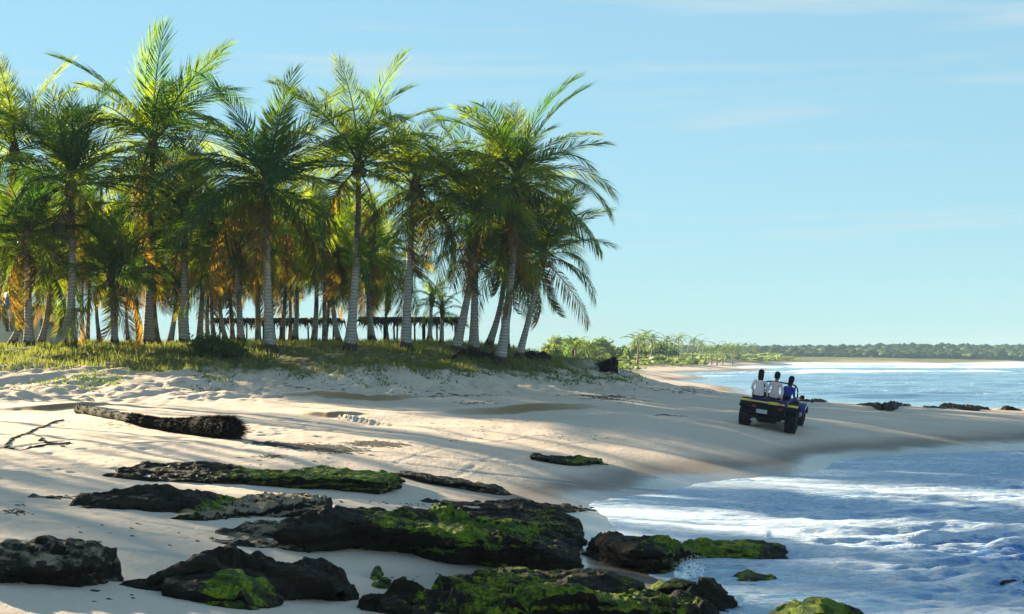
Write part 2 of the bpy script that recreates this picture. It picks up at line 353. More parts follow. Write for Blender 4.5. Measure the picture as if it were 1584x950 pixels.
A=np.zeros((NC+1,NC+1));A[:NC,:NC]=phi(_d);A[:NC,NC]=1;A[NC,:NC]=1
Wt=np.linalg.solve(A,np.append(C[:,2],0))
def H0(x,y):
    x=np.asarray(x,float);y=np.asarray(y,float);s=np.full(x.shape,Wt[NC])
    for i in range(NC): s+=Wt[i]*phi(np.hypot(x-C[i,0],y-C[i,1]))
    return s

def poly_dist(x, y, pts):
    """distance to a polyline, signed side (left of travel > 0) and running fraction"""
    best = np.full(x.shape, 1e9); side = np.zeros(x.shape); frac = np.zeros(x.shape); n = len(pts) - 1
    for i in range(n):
        (ax, ay), (bx, by) = pts[i], pts[i + 1]; dx, dy = bx - ax, by - ay; L2 = dx * dx + dy * dy
        t = np.clip(((x - ax) * dx + (y - ay) * dy) / L2, 0, 1); d = np.hypot(x - ax - t * dx, y - ay - t * dy)
        m = d < best; best = np.where(m, d, best); side = np.where(m, dx * (y - ay) - dy * (x - ax), side); frac = np.where(m, (i + t) / n, frac)
    return best, np.sign(side), frac
def smooth_pts(pts, k=6):
    out = []
    for i in range(len(pts) - 1):
        p0, p1, p2, p3 = pts[max(i - 1, 0)], pts[i], pts[i + 1], pts[min(i + 2, len(pts) - 1)]
        for j in range(k):
            t = j / k
            out.append(tuple(0.5 * (2 * b + (c - a) * t + (2 * a - 5 * b + 4 * c - d) * t * t + (3 * b - a - 3 * c + d) * t ** 3) for a, b, c, d in zip(p0, p1, p2, p3)))
    out.append(tuple(pts[-1])); return out
def G0(u, v, f):
    """where the sight line through a photo pixel meets the ground"""
    Y = np.exp(np.linspace(math.log(8), math.log(330), 1500)); x = (u - 792) / F * Y; z = CZ - (v - HZ) / F * Y
    i = np.argmax(z <= f(x, Y)); return x[i], Y[i]
def line(pp): return [G0(u, v, H0) for u, v in pp]
SCARPS = [(line([(410, 613), (520, 616), (600, 617), (670, 612)]), 0.22), (line([(690, 642), (780, 640), (860, 634), (935, 628)]), 0.26),
          (line([(-20, 634), (60, 634), (120, 630), (190, 622)]), 0.16), (line([(455, 641), (510, 646), (575, 642)]), 0.14)]
TRACKS = [smooth_pts(line(p), 5) for p in ([(560, 705), (760, 722), (960, 745), (1060, 752)], [(640, 735), (720, 700), (850, 684), (980, 676), (1150, 660)],
          [(0, 690), (90, 678), (230, 672), (400, 676)], [(-20, 735), (150, 752), (330, 775), (420, 790)], [(0, 700), (140, 688), (260, 680)], [(-10, 820), (150, 832), (300, 850)], [(60, 768), (250, 800), (420, 826)])]
def near(x, y, pts, pad):
    a = np.array(pts); return (x > a[:, 0].min() - pad) & (x < a[:, 0].max() + pad) & (y > a[:, 1].min() - pad) & (y < a[:, 1].max() + pad)
def H(x, y, extra=False):
    x = np.atleast_1d(np.asarray(x, float)); y = np.atleast_1d(np.asarray(y, float)); z = H0(x, y); zb = z.copy(); sc = np.zeros_like(z)
    dry = sst(0.25, 0.9, zb); nearw = 1 - sst(90, 180, y)
    z = z + dry * nearw * (0.10 * fbm2(x * .22, y * .22, 3, 3) + 0.045 * fbm2(x * .8, y * .5, 4, 5))
    dune = sst(1.55, 1.8, zb) * (1 - sst(3.3, 3.8, zb)) * nearw
    z = z + dune * (0.24 * fbm2(x * .55, y * .45, 3, 11) + 0.13 * fbm2(x * 1.7, y * 1.2, 3, 12) - 0.10 * sst(0.15, 0.5, fbm2(x * 2.6, y * 1.4, 2, 14)))
    foot = sst(0.9, 1.3, zb) * nearw * (1 - sst(3.0, 3.6, zb)) * sst(0.05, 0.4, fbm2(x * .16 + 7, y * .12, 2, 31) + dune * .5)
    z = z - foot * 0.055 * sst(0.35, 0.75, fbm2(x * 3.3, y * 2.4, 2, 21)) + foot * .02 * fbm2(x * 5, y * 4, 2, 22)
    if extra:                                                   # fine shape: small scarps, wheel tracks
        for pts, h in SCARPS:
            m = near(x, y, pts, 4)
            if not m.any(): continue
            xx, yy = x[m], y[m]; d, s, f = poly_dist(xx, yy, pts); sd = d * s + 0.25 * fbm2(xx * .9, yy * .9, 3, 40); e = np.sin(np.clip(f, 0.001, .999) * math.pi) ** .6
            z[m] += h * e * (sst(-0.05, 0.32, sd) * (1 - sst(0.5, 3.6, sd)) - .35 * (1 - sst(-1.4, -.05, sd)) * sst(-3, -1.4, sd))
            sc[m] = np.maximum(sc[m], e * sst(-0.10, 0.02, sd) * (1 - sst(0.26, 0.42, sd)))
        for k, pts in enumerate(TRACKS):
            for off in (-0.72, 0.72):
                pp = []
                for i, p in enumerate(pts):
                    a = pts[max(i - 1, 0)]; b = pts[min(i + 1, len(pts) - 1)]; tx, ty = b[0] - a[0], b[1] - a[1]; l = math.hypot(tx, ty); pp.append((p[0] - ty / l * off, p[1] + tx / l * off))
                m = near(x, y, pp, 1)
                if not m.any(): continue
                d, s, f = poly_dist(x[m], y[m], pp); e = sst(0, .08, f) * (1 - sst(.92, 1, f))
                z[m] += e * ((.55 if k == 1 else 1.0) * (0.012 * np.exp(-((d - .14) / .05) ** 2) - 0.020 * (1 - sst(.04, .11, d)))) * (0.75 + .5 * fbm2(x[m] * .7, y[m] * .7, 2, 50 + k))
        return z, sc
    return z
def hz(x, y): return float(H(x, y)[0])
def G(u, v):
    x, y = G0(u, v, H); return float(x), float(y), hz(x, y)

def axis(segs):
    out = [segs[0][0]]
    for a, b, s0, s1 in segs:                                    # step grows from s0 to s1 along the stretch
        n = max(2, int(round((b - a) / ((s0 + s1) / 2)))); t = np.linspace(0, 1, n + 1)[1:]; st = np.linspace(s0, s1, n); c = np.cumsum(st); out += list(a + (b - a) * c / c[-1])
    return np.array(out)
gx = axis([(-420, -60, 30, 3), (-60, -22, 2, .25), (-22, -12, .2, .09), (-12, 9, .075, .075), (9, 24, .09, .2), (24, 60, .25, 3), (60, 900, 4, 60)])
gy = axis([(4, 13, .3, .1), (13, 30, .07, .08), (30, 60, .09, .16), (60, 85, .16, .3), (85, 140, .35, 2), (140, 600, 2.5, 15), (600, 2400, 20, 120)])
XX, YY = np.meshgrid(gx, gy); xf, yf = XX.ravel(), YY.ravel()
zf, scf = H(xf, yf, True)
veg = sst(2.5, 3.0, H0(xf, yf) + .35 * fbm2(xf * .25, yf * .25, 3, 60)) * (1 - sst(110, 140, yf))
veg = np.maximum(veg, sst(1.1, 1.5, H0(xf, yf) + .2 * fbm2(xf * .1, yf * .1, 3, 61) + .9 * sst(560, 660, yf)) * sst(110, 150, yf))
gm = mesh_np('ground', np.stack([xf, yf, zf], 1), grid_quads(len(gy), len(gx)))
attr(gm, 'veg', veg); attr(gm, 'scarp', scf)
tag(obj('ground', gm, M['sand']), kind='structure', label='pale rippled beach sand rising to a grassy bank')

# ------------------------------------------------------------------ sea
sx = axis([(-6, 0, .3, .1), (0, 22, .07, .09), (22, 60, .1, .6), (60, 300, 1, 8), (300, 1500, 12, 60)])
sy = axis([(4, 13, .3, .1), (13, 34, .07, .09), (34, 60, .1, .18), (60, 130, .3, .8), (130, 400, 1, 3), (400, 900, 4, 12), (900, 2600, 30, 120)])
SX, SY = np.meshgrid(sx, sy); xf, yf = SX.ravel(), SY.ravel()
dep = -H0(xf, yf)
nearw = 1 - sst(56, 66, yf)
amp = sst(0.0, 0.9, dep)
def chop(x, y):
    wx = x + 1.6 * fbm2(x * .12, y * .2, 2, 70); wy = y + 1.3 * fbm2(x * .10 + 5, y * .16, 2, 71)
    a = 1 - np.abs(fbm2(wx * .16 + wy * .03, wy * .52, 3, 72)) * 2
    b = fbm2(wx * .8, wy * 1.9, 3, 73); c = fbm2(wx * 2.4, wy * 4.2, 3, 74)
    return a, b, c
ca, cb, cc = chop(xf, yf)
zs = 0.015 + nearw * (amp * (0.17 * sst(.2, 1, ca) + .13 * cb + .085 * cc) - .02 * amp + .012 * cc)
# breakers rolling on to the far beach and open swell
far = sst(66, 80, yf)
sw = fbm2(xf * .012, yf * .07, 3, 80)
zs += far * amp * (0.30 * fbm2(xf * .05, yf * .35, 3, 81) + .22 * fbm2(xf * .25, yf * .9, 2, 82))
br = np.zeros_like(zs)
for y0, x0, x1, hh, sl in ((470, 90, 420, .9, .10), (560, 105, 700, 1.1, .05), (400, 60, 190, .7, .16), (290, 44, 130, .5, .2), (205, 22, 46, .45, .25), (185, 24, 40, .35, .2), (235, 26, 60, .4, .2), (620, 200, 900, 1.0, .04)):
    c = y0 + sl * (xf - x0) + 10 * fbm2(xf * .02, xf * 0 + y0, 3, 85); d = (yf - c) / (0.010 * y0 + .6)
    e = sst(x0 - 4, x0 + 8, xf) * (1 - sst(x1 - 60, x1, xf)) * (0.45 + .9 * noise2(xf * .05, xf * 0 + y0 * .3, 86))
    br = np.maximum(br, np.exp(-d * d) * e); zs += np.exp(-d * d) * e * hh * .8
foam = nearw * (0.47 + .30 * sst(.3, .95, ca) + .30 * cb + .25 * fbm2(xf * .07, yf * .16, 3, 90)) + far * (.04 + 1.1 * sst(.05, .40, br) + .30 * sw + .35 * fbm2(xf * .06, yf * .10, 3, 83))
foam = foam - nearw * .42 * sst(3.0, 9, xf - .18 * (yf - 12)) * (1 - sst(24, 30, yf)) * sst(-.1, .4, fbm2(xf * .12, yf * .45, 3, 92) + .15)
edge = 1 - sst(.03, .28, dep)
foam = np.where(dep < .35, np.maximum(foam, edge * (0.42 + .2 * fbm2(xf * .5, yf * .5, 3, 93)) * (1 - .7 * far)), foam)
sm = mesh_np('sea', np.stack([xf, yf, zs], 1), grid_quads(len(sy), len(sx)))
attr(sm, 'foam', foam); attr(sm, 'shoal_far', np.maximum(1 - sst(.05, .9, dep), far * .95))  # paler, greyer water in the shallows and all over the far sea
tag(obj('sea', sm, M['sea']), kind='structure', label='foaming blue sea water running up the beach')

# ------------------------------------------------------------------ rocks
def rock(name, label, front, depth, back=0.05, under=.12, moss=.4, dust_skylight=.2, seed=1, skew=0.0, rough=.07, group=None, mossx=None, step=.04, zs=None):
    """front: photo-measured base line, left to right, as (u, v, height in metres); depth: metres away from the viewer"""
    pts = []
    for u, v, h in front:
        if zs is None: x, y, z = G(u, v)
        else: z = zs; y = (CZ - z) * F / (v - HZ); x = (u - 792) / F * y
        pts.append((x, y, z + h))
    pts = np.array(smooth_pts(pts, 8)); L_ = np.concatenate([[0], np.cumsum(np.hypot(np.diff(pts[:, 0]), np.diff(pts[:, 1])))])
    n = int(np.clip(L_[-1] / step, 24, 150)); s = np.linspace(0, 1, n); fr = np.stack([np.interp(s * L_[-1], L_, pts[:, i]) for i in range(3)], 1)
    fr[:, 2] -= .06 * np.array(1.0); base0 = fr[:, 2].min() - .55
    tp = (0.30 + .70 * np.sin(np.pi * np.clip(s, .02, .98)) ** .5) * depth * (1 + .35 * fbm2(s * 5, s * 0 + seed, 3, seed))
    fr[:, 1] -= .10 * depth * fbm2(s * 7, s * 0, 3, seed + 3) * np.sin(np.pi * s)
    bk = fr + np.stack([skew * tp, tp, np.full(n, back) + .05 * fbm2(s * 6, s * 0 + 4, 3, seed)], 1)
    m = int(np.clip(depth / step, 14, 64)); t = np.linspace(0, 1, m)
    top = fr[None] * (1 - t[:, None, None]) + bk[None] * t[:, None, None]
    x, y = top[..., 0], top[..., 1]
    e = np.minimum(np.minimum(t[:, None], 1 - t[:, None]) * depth, np.minimum(s, 1 - s)[None, :] * L_[-1])     # distance from the rim
    ca_, sa_ = math.cos(.25), math.sin(.25); xl = x * ca_ - y * sa_; yl = x * sa_ + y * ca_           # bedding runs along the slab
    ter = fbm2(xl * .38 + seed * 3.7, yl * 1.25, 3, seed + 6) * 4.2; fl = np.floor(ter); lay = fl + sst(.78, 1.0, ter - fl)
    z = top[..., 2] + .55 * rough * fbm2(x * .8 + seed, y * .8, 2, seed + 5) + rough * .62 * lay + rough * .42 * fbm2(xl * 3.0, yl * 7.0, 3, seed + 7) + rough * .25 * fbm2(x * 13, y * 13, 2, seed + 4)
    crk = np.abs(fbm2(xl * .8 + seed * 1.7, yl * 1.3, 3, seed + 50)); z -= .09 * (1 - sst(.0, .045, crk)) * sst(.05, .2, e)
    z -= .035 * (1 - sst(0, .07, e)) + rough * .5 * sst(.12, .4, fbm2(x * 2.1, y * 2.6, 2, seed + 8))
    top[..., 2] = z
    V = [top.reshape(-1, 3)]; Q_ = [grid_quads(m, n)]
    ring = np.concatenate([np.arange(n), np.arange(1, m) * n + n - 1, (m - 1) * n + np.arange(n - 2, -1, -1), np.arange(m - 2, 0, -1) * n]); P_ = V[0][ring]; k = len(ring)
    tan = np.roll(P_, -2, 0) - np.roll(P_, 2, 0); nrm = np.stack([tan[:, 1], -tan[:, 0]], 1); nrm /= np.linalg.norm(nrm, axis=1)[:, None] + 1e-9
    nrm = sum(np.roll(nrm, j, 0) for j in range(-3, 4)) / 7
    prev = ring; off = len(V[0]); K = 30; arc = np.arange(k) * .06
    hgt = P_[:, 2] - base0
    for j in range(1, K + 1):
        f = (j / K); zz = P_[:, 2] - hgt * f
        dz = P_[:, 2] - zz
        bed = zz / .085 + .9 * fbm2(arc * .35, arc * 0 + seed, 2, seed + 30); fb = np.floor(bed); hb = noise2(fb * 7.31 + seed, fb * 0 + np.floor(arc * .55 + fb * .37) * 3.1, seed + 31)
        o = -under * sst(.06, .34, dz) * (0.5 + noise2(arc * .9, arc * 0 + seed, seed + 2)) + .24 * (hb - .55) * sst(0, .05, dz) + .05 * fbm2(zz * 9 + seed, arc * 1.4, 3, seed + 9) + .10 * fbm2(zz * 1.5, arc * .8, 3, seed + 10)
        row = np.stack([P_[:, 0] + nrm[:, 0] * o, P_[:, 1] + nrm[:, 1] * o, zz], 1); V.append(row)
        cur = off + np.arange(k); Q_.append(np.stack([prev, cur, np.roll(cur, -1), np.roll(prev, -1)], 1)); prev = cur; off += k
    V = np.concatenate(V); Qs = np.concatenate(Q_)
    V += .034 * np.stack([fbm3(V[:, 0] * 7, V[:, 1] * 7, V[:, 2] * 9, 2, seed + 20 + i) for i in range(3)], 1)
    V += .016 * np.stack([fbm3(V[:, 0] * 19, V[:, 1] * 19, V[:, 2] * 22, 2, seed + 40 + i) for i in range(3)], 1)
    me = mesh_np(name, V, Qs); bm = bmesh.new(); bm.from_mesh(me); bmesh.ops.recalc_face_normals(bm, faces=bm.faces); bm.to_mesh(me); bm.free()
    try: me.set_sharp_from_angle(angle=R(20))
    except Exception: pass
    ms = np.full(len(V), moss)
    if mossx is not None:                                      # moss grows in from one end
        ss = (V[:, 0] - V[:, 0].min()) / np.ptp(V[:, 0]); ms = np.interp(ss, np.linspace(0, 1, len(mossx)), mossx)
    attr(me, 'moss', ms); attr(me, 'dust_skylight', np.full(len(V), dust_skylight))
    o = obj(name, me, M['rock']); c = V.mean(0); me.transform(Matrix.Translation((-c[0], -c[1], -base0))); o.location = (c[0], c[1], base0)
    return tag(o, label, 'rock', group)
RG = 'mossy rock ledges on the beach'
rock('rock_ledge', 'long low rock ledge with bright green moss crust thickening to its blunt end', [(160, 737, .10), (215, 743, .18), (330, 749, .22), (450, 756, .27), (540, 762, .33), (592, 766, .36), (613, 757, .28)], 2.5, .03, .10, dust_skylight=.35, seed=11, mossx=[.0, .15, .45, .62, .72, .8], rough=.05)
rock('rock_ledge', 'narrow bare brown rock bar running on from the blunt mossy ledge', [(614, 737, .16), (640, 745, .22), (700, 756, .20), (760, 765, .20), (790, 766, .12)], .9, 0, .06, moss=.12, dust_skylight=.45, seed=12, rough=.03)
rock('rock_block', 'small rectangular rock block with mossy top lying alone on open sand', [(820, 712, .20), (850, 717, .22), (900, 722, .22), (932, 718, .18)], .8, .02, .05, mossx=[.1, .3, .7, .6], dust_skylight=.2, seed=13, rough=.03)
rock('rock_shelf', 'thin sliver of pale dusty rock barely rising from the sand', [(35, 770, .02), (90, 772, .07), (150, 773, .08), (215, 772, .04)], .9, .03, .03, moss=.1, dust_skylight=.5, seed=14, rough=.04)
rock('rock_shelf', 'dark jagged low rock with small lime green patch at one end', [(95, 785, .03), (150, 788, .14), (220, 790, .24), (290, 796, .24), (350, 802, .15), (400, 802, .06)], 1.5, .05, .06, mossx=[.0, .0, .15, .3, .72, .5], dust_skylight=.2, seed=15, rough=.08)
rock('rock_shelf', 'crumbly tan rock shelf half buried in sand between mossy ledges', [(262, 803, .03), (320, 806, .14), (400, 800, .22), (480, 800, .26), (505, 795, .16)], 1.6, .05, .08, mossx=[.6, .25, .15, .1], dust_skylight=.62, seed=16, rough=.07)
rock('rock_shelf', 'broad flat pale grey rock sheet sloping down to the sand', [(315, 835, .02), (370, 846, .10), (430, 852, .20), (490, 850, .24), (560, 838, .20)], 2.4, .10, .05, moss=.12, dust_skylight=.52, seed=17, rough=.06)
rock('rock_ledge', 'big undercut rock ledge with black hollow front and mossy rim', [(425, 848, .30), (480, 858, .42), (560, 856, .48), (640, 862, .46), (700, 858, .38), (740, 850, .3)], 1.3, .12, .30, mossx=[.05, .15, .55, .45, .6], dust_skylight=.30, seed=18, rough=.06)
rock('rock_ledge', 'large tilted rock ledge carpeted in vivid green moss above black front', [(610, 856, .34), (680, 872, .46), (760, 882, .46), (840, 886, .40), (900, 886, .24)], 1.9, .10, .22, mossx=[.78, .72, .6, .5, .3], dust_skylight=.10, seed=19, rough=.10)
rock('rock_ledge', 'dark rounded end of grey rock ledge behind the vivid mossy one', [(600, 815, .20), (700, 828, .28), (800, 842, .36), (870, 852, .44), (903, 848, .30)], 1.6, .05, .14, mossx=[.1, .1, .25, .5, .35], dust_skylight=.28, seed=20, rough=.06)
rock('rock_shelf', 'thin wet rock shelf washed by foam at the edge of the swash', [(640, 782, .05), (740, 790, .10), (840, 796, .12), (925, 790, .05)], 1.6, .02, .05, moss=.1, dust_skylight=.1, seed=21, rough=.05)
rock('rock_ledge', 'long rock ledge jutting into the foaming water with green fringe', [(912, 866, .34), (955, 886, .50), (1030, 890, .44), (1062, 872, .34), (1110, 866, .25), (1180, 867, .19), (1224, 863, .08)], 0.9, .08, .16, mossx=[.0, .35, .7, .72, .6, .3], dust_skylight=.15, zs=0.0, seed=22, rough=.06)
rock('rock_boulder', 'dark flat-topped rock with a notched snout resting on the sand', [(-60, 905, .36), (0, 904, .36), (70, 908, .36), (125, 912, .34), (163, 902, .26)], 0.8, .06, .16, moss=.08, dust_skylight=.5, seed=23, rough=.07)  # paler top: reflected sky painted in on top of the sand dust
rock('rock_boulder', 'big black hump-backed rock with ragged sharp crest on bare sand', [(168, 903, .03), (210, 910, .16), (260, 916, .36), (310, 920, .50), (370, 926, .42), (430, 930, .38), (500, 932, .40), (545, 928, .20)], 0.7, .02, .22, moss=.02, dust_skylight=.3, seed=24, rough=.11)  # top lightened too, sky reflection put into the dust tone
rock('rock_boulder', 'small green-slimed rock tucked in front of the black humped rock', [(248, 922, .06), (300, 932, .10), (360, 942, .16), (425, 940, .05)], 0.7, .12, .05, mossx=[.1, .3, .7, .65, .4], dust_skylight=.15, seed=25, rough=.07)
rock('rock_ledge', 'stepped ledge of yellow-green mossy rock with sandy pockets', [(560, 945, .10), (640, 955, .18), (740, 958, .22), (850, 962, .24), (960, 965, .24), (1060, 962, .22), (1135, 950, .06)], 1.5, .12, .12, mossx=[.30, .45, .55, .62, .60, .45, .2], dust_skylight=.22, seed=26, rough=.15)
rock('rock_shelf', 'wet mossy rock shelf leading down from the sand to the foam', [(735, 905, .05), (800, 915, .14), (880, 925, .20), (960, 925, .16), (1010, 915, .05)], 1.0, .04, .08, moss=.42, dust_skylight=.20, seed=27, rough=.08)
rock('rock_boulder', 'lone dark rock with moss cap where the foam washes past', [(1005, 925, .20), (1040, 934, .30), (1085, 936, .26), (1118, 930, .08)], 0.6, .03, .08, mossx=[.5, .55, .3, .1], dust_skylight=.0, seed=28, rough=.06, zs=0)
rock('rock_boulder', 'small mossy rock nub just breaking the churning foam', [(1130, 899, .04), (1165, 903, .12), (1205, 900, .05)], .6, .02, .04, moss=.45, dust_skylight=.0, seed=29, rough=.04, zs=0)
rock('rock_boulder', 'rounded bright mossy boulder half under white water', [(1205, 962, .12), (1240, 966, .24), (1290, 968, .26), (1345, 962, .10)], 0.6, .03, .05, mossx=[.8, .8, .6, .4], dust_skylight=.0, seed=30, rough=.05, zs=0)
rock('rock_boulder', 'flat black rock awash in the deeper blue water', [(1525, 899, .04), (1560, 904, .10), (1600, 904, .12), (1650, 900, .05)], .9, .0, .04, moss=.0, dust_skylight=.0, seed=31, rough=.03, zs=0)
for k, (u, v, wd, lb, mo) in enumerate([(580, 897, 22, 'fist-sized green rock lump on sand beside stepped ledge', .6), (588, 912, 42, 'low mossy rock lump at the sandy foot of stepped ledge', .5), (625, 925, 60, 'knobbly moss-speckled rock at the tip of stepped ledge', .45)]):
    rock('rock_lump', lb, [(u - wd / 2, v - 2, .04), (u - wd / 6, v, .13), (u + wd / 6, v, .13), (u + wd / 2, v - 2, .04)], .4, .02, .04, moss=mo, dust_skylight=.2, seed=35 + k, rough=.05, step=.03)
for k, (u0, u1, v, h) in enumerate([(1240, 1310, 622, .10), (1325, 1420, 629, .16), (1432, 1500, 632, .14), (1480, 1530, 635, .20), (1535, 1600, 635, .14), (1610, 1720, 637, .2)]):
    du = u1 - u0
    rock('reef_rock', 'dark low reef rock strung along the far edge of the sand spit', [(u0, v - 2, .06), (u0 + du * .3, v, h), (u0 + du * .7, v, h * .9), (u1, v - 1, .06)], 2.2, 0, .1, moss=.2, dust_skylight=0, seed=50 + k, rough=.09, group='reef rocks along the spit', step=.12)

# ------------------------------------------------------------------ palms
def frond_mesh(name, Ln, bend, droop, seed, mat, nl=64, ragged=0.0, wmul=1.0):
    r = random.Random(seed); V = []; T3 = []; Q4 = []
    ns = 14; path = []; p = Vector((0, 0, 0)); ph = 0.0; yaw = 0.0; ytw = r.uniform(-.25, .25)
    for i in range(ns + 1):
        t = i / ns; path.append((p.copy(), Vector((math.cos(ph) * math.cos(yaw), math.cos(ph) * math.sin(yaw), math.sin(ph)))))
        p = p + path[-1][1] * (Ln / ns); ph = -bend * (t ** 1.25); yaw = ytw * t
    def at(t):
        f = min(t, .9999) * ns; i = int(f); a, b = path[i], path[i + 1]; return a[0].lerp(b[0], f - i), a[1].lerp(b[1], f - i).normalized()
    for i in range(ns + 1):                                     # rachis, three-sided
        q, T = path[i]; sd_ = Vector((0, 0, 1)).cross(T).normalized(); N = T.cross(sd_); rr = .045 * (1 - .88 * i / ns)
        V += [q + sd_ * rr, q - sd_ * rr, q + N * rr * .9]
    for i in range(ns):
        a = i * 3; b = a + 3
        Q4 += [(a, a + 1, b + 1, b), (a + 1, a + 2, b + 2, b + 1), (a + 2, a, b, b + 2)]
    for sgn in (-1, 1):
        for j in range(nl):
            t = .13 + .87 * (j + r.uniform(-.3, .3)) / (nl - 1); t = min(max(t, .1), 1)
            if r.random() < ragged: continue
            q, T = at(t); sd_ = Vector((0, 0, 1)).cross(T).normalized() * sgn; N = T.cross(sd_) * sgn
            if N.z < 0: N = -N
            ln = (.56 + .70 * math.sin(math.pi * min(1, .12 + t * .78)) ** .8) * r.uniform(.82, 1.12) * Ln / 4.6
            if t > .93: ln *= .75
            A = R(28 + 42 * t + r.uniform(-7, 7)); lift = r.uniform(.05, .30) - droop * .6
            d1 = (sd_ * math.cos(A) + T * math.sin(A) + N * lift).normalized()
            d2 = (d1 + Vector((0, 0, -1)) * (droop + r.uniform(0, .25)) + T * .15).normalized()
            wd = .033 * wmul * r.uniform(.8, 1.2); wv = T * .92 + N * r.uniform(-.3, .3)
            b = len(V); m_ = q + d1 * ln * .48; e_ = m_ + d2 * ln * .56
            V += [q - wv * wd * .5, q + wv * wd * .5, m_ - wv * wd, m_ + wv * wd, e_]
            Q4.append((b, b + 1, b + 3, b + 2)); T3.append((b + 2, b + 3, b + 4))
    me = mesh_np(name, [tuple(v) for v in V], Q4, T3, smooth=False); me.materials.append(mat); return me
FR = {'young': [frond_mesh('frond_young', 4.3, .60 + .22 * k, .08, 100 + k, M['leaf']) for k in range(4)],
      'mid': [frond_mesh('frond_mid', 4.6, .95 + .16 * k, .16 + .06 * k, 120 + k, M['leaf']) for k in range(6)],
      'old': [frond_mesh('frond_old', 4.4, .85 + .2 * k, .42, 140 + k, M['leaf'], ragged=.08) for k in range(4)],
      'yellow': [frond_mesh('frond_yellow', 4.2, .9 + .22 * k, .6, 160 + k, M['leaf_old'], ragged=.12) for k in range(4)],
      'dead': [frond_mesh('frond_dead', 3.6, .9 + .2 * k, 1.1, 180 + k, M['leaf_dead'], ragged=.3) for k in range(3)],
      'small': [frond_mesh('frond_small', 2.4, 1.0 + .2 * k, .2, 200 + k, M['leaf'], nl=30) for k in range(3)],
      'far': [frond_mesh('frond_far', 4.0, 1.2 + .2 * k, .3, 220 + k, M['far_leaf'], nl=16, wmul=4) for k in range(3)]}
mb = MB(); mb.lathe([(0.02, -.13), (.09, -.09), (.125, 0), (.10, .08), (.03, .13)], n=10); COCO = mb.mesh('coconut', True); COCO.materials.append(M['coconut'])
def trunk_mesh(top, bow, r0, r1, seed, rings=46, n=12):
    V = []; top = Vector(top); r = random.Random(seed); mid = top * .5 + Vector((bow[0], bow[1], 0))
    for i in range(rings + 1):
        t = i / rings; c = mid * (2 * t * (1 - t)) + top * t * t
        rad = r0 + (r1 - r0) * min(1, t * 1.15); rad *= 1 + .85 * math.exp(-t * rings * .17) + (.032 if i % 2 else -.012) + r.uniform(-.02, .02)
        if i == 0: c = c - Vector((0, 0, .35)); rad *= 1.15
        for k in range(n):
            a = 2 * math.pi * k / n; w_ = 1 + .10 * math.exp(-t * 12) * math.sin(a * 3 + seed); V.append((c.x + math.cos(a) * rad * w_, c.y + math.sin(a) * rad * w_, c.z))
    Q4 = [(i * n + k, i * n + (k + 1) % n, (i + 1) * n + (k + 1) % n, (i + 1) * n + k) for i in range(rings) for k in range(n)]
    return mesh_np('trunk', V, Q4)
def palm(u0, Y, uh, vh, sc, label, seed, group=None, bow=(0, 0), nf=(9, 13, 3, 2, 1), r0=.17, dy=0.0, coco=6, xy=None, top=None, name='palm_tree', twist=0.0):
    r = random.Random(seed)
    x, y = ((u0 - 792) / F * Y, Y) if xy is None else xy
    z = hz(x, y)
    if top is None: hub = Vector(((uh - 792) / F * (Y + dy) - x, dy, CZ - (vh - HZ) / F * (Y + dy) - z))
    else: hub = Vector(top)
    t = thing(name, label, 'palm tree', (x, y, z), group=group)
    obj('trunk', trunk_mesh(hub, bow, r0, r0 * .66, seed), M['trunk_bare' if group == 'palms at the back of the grove' and seed % 3 else 'trunk'], t)
    f = MB(); f.lathe([(r0 * .6, -.55), (r0 * 1.25, -.25), (r0 * 1.5, 0), (r0 * 1.1, .3), (r0 * .4, .75)], n=9); f.build('crown_fibre', M['fibre'], t, True, loc=hub)
    nf = tuple(max(0, k_ + r.choice([-1, 0, 0, 1, 2])) if k_ > 1 else k_ for k_ in nf); tot = sum(nf); az = r.uniform(0, 6.28); taz = r.uniform(0, 6.28); tam = r.uniform(4, 14)
    plan = ['young'] * nf[0] + ['mid'] * nf[1] + ['old'] * nf[2] + ['yellow'] * nf[3] + ['dead'] * nf[4]
    for i, kd in enumerate(plan):
        q = i / max(1, tot - 1); az += 2.39996 + r.uniform(-.25, .25)
        pitch = {'young': 76 - 40 * (i / max(1, nf[0])) + r.uniform(-9, 9), 'mid': 46 - 44 * ((i - nf[0]) / max(1, nf[1])), 'old': -8 - 22 * r.random(), 'yellow': -22 - 30 * r.random(), 'dead': -55 - 25 * r.random()}[kd] + r.uniform(-8, 8) + tam * math.cos(az - taz)
        ms = FR['small'] if sc < 0.55 else FR[kd]
        o = obj('frond', r.choice(ms), None, t, hub + Vector((0, 0, .25 - .35 * q)))
        o.rotation_euler = Euler((r.uniform(-.5, .5), -R(pitch), az), 'XYZ'); k = sc * r.uniform(.88, 1.1) * (1 if sc >= .55 else 1.6); o.scale = (k, k, k)
    for i in range(coco):
        a = r.uniform(0, 6.28); o = obj('coconut', COCO, None, t, hub + Vector((math.cos(a) * .34, math.sin(a) * .34, -.22 - .25 * r.random()))); o.rotation_euler = (r.uniform(-.4, .4), r.uniform(-.4, .4), 0); k = r.uniform(.9, 1.25); o.scale = (k, k, k)
    return t
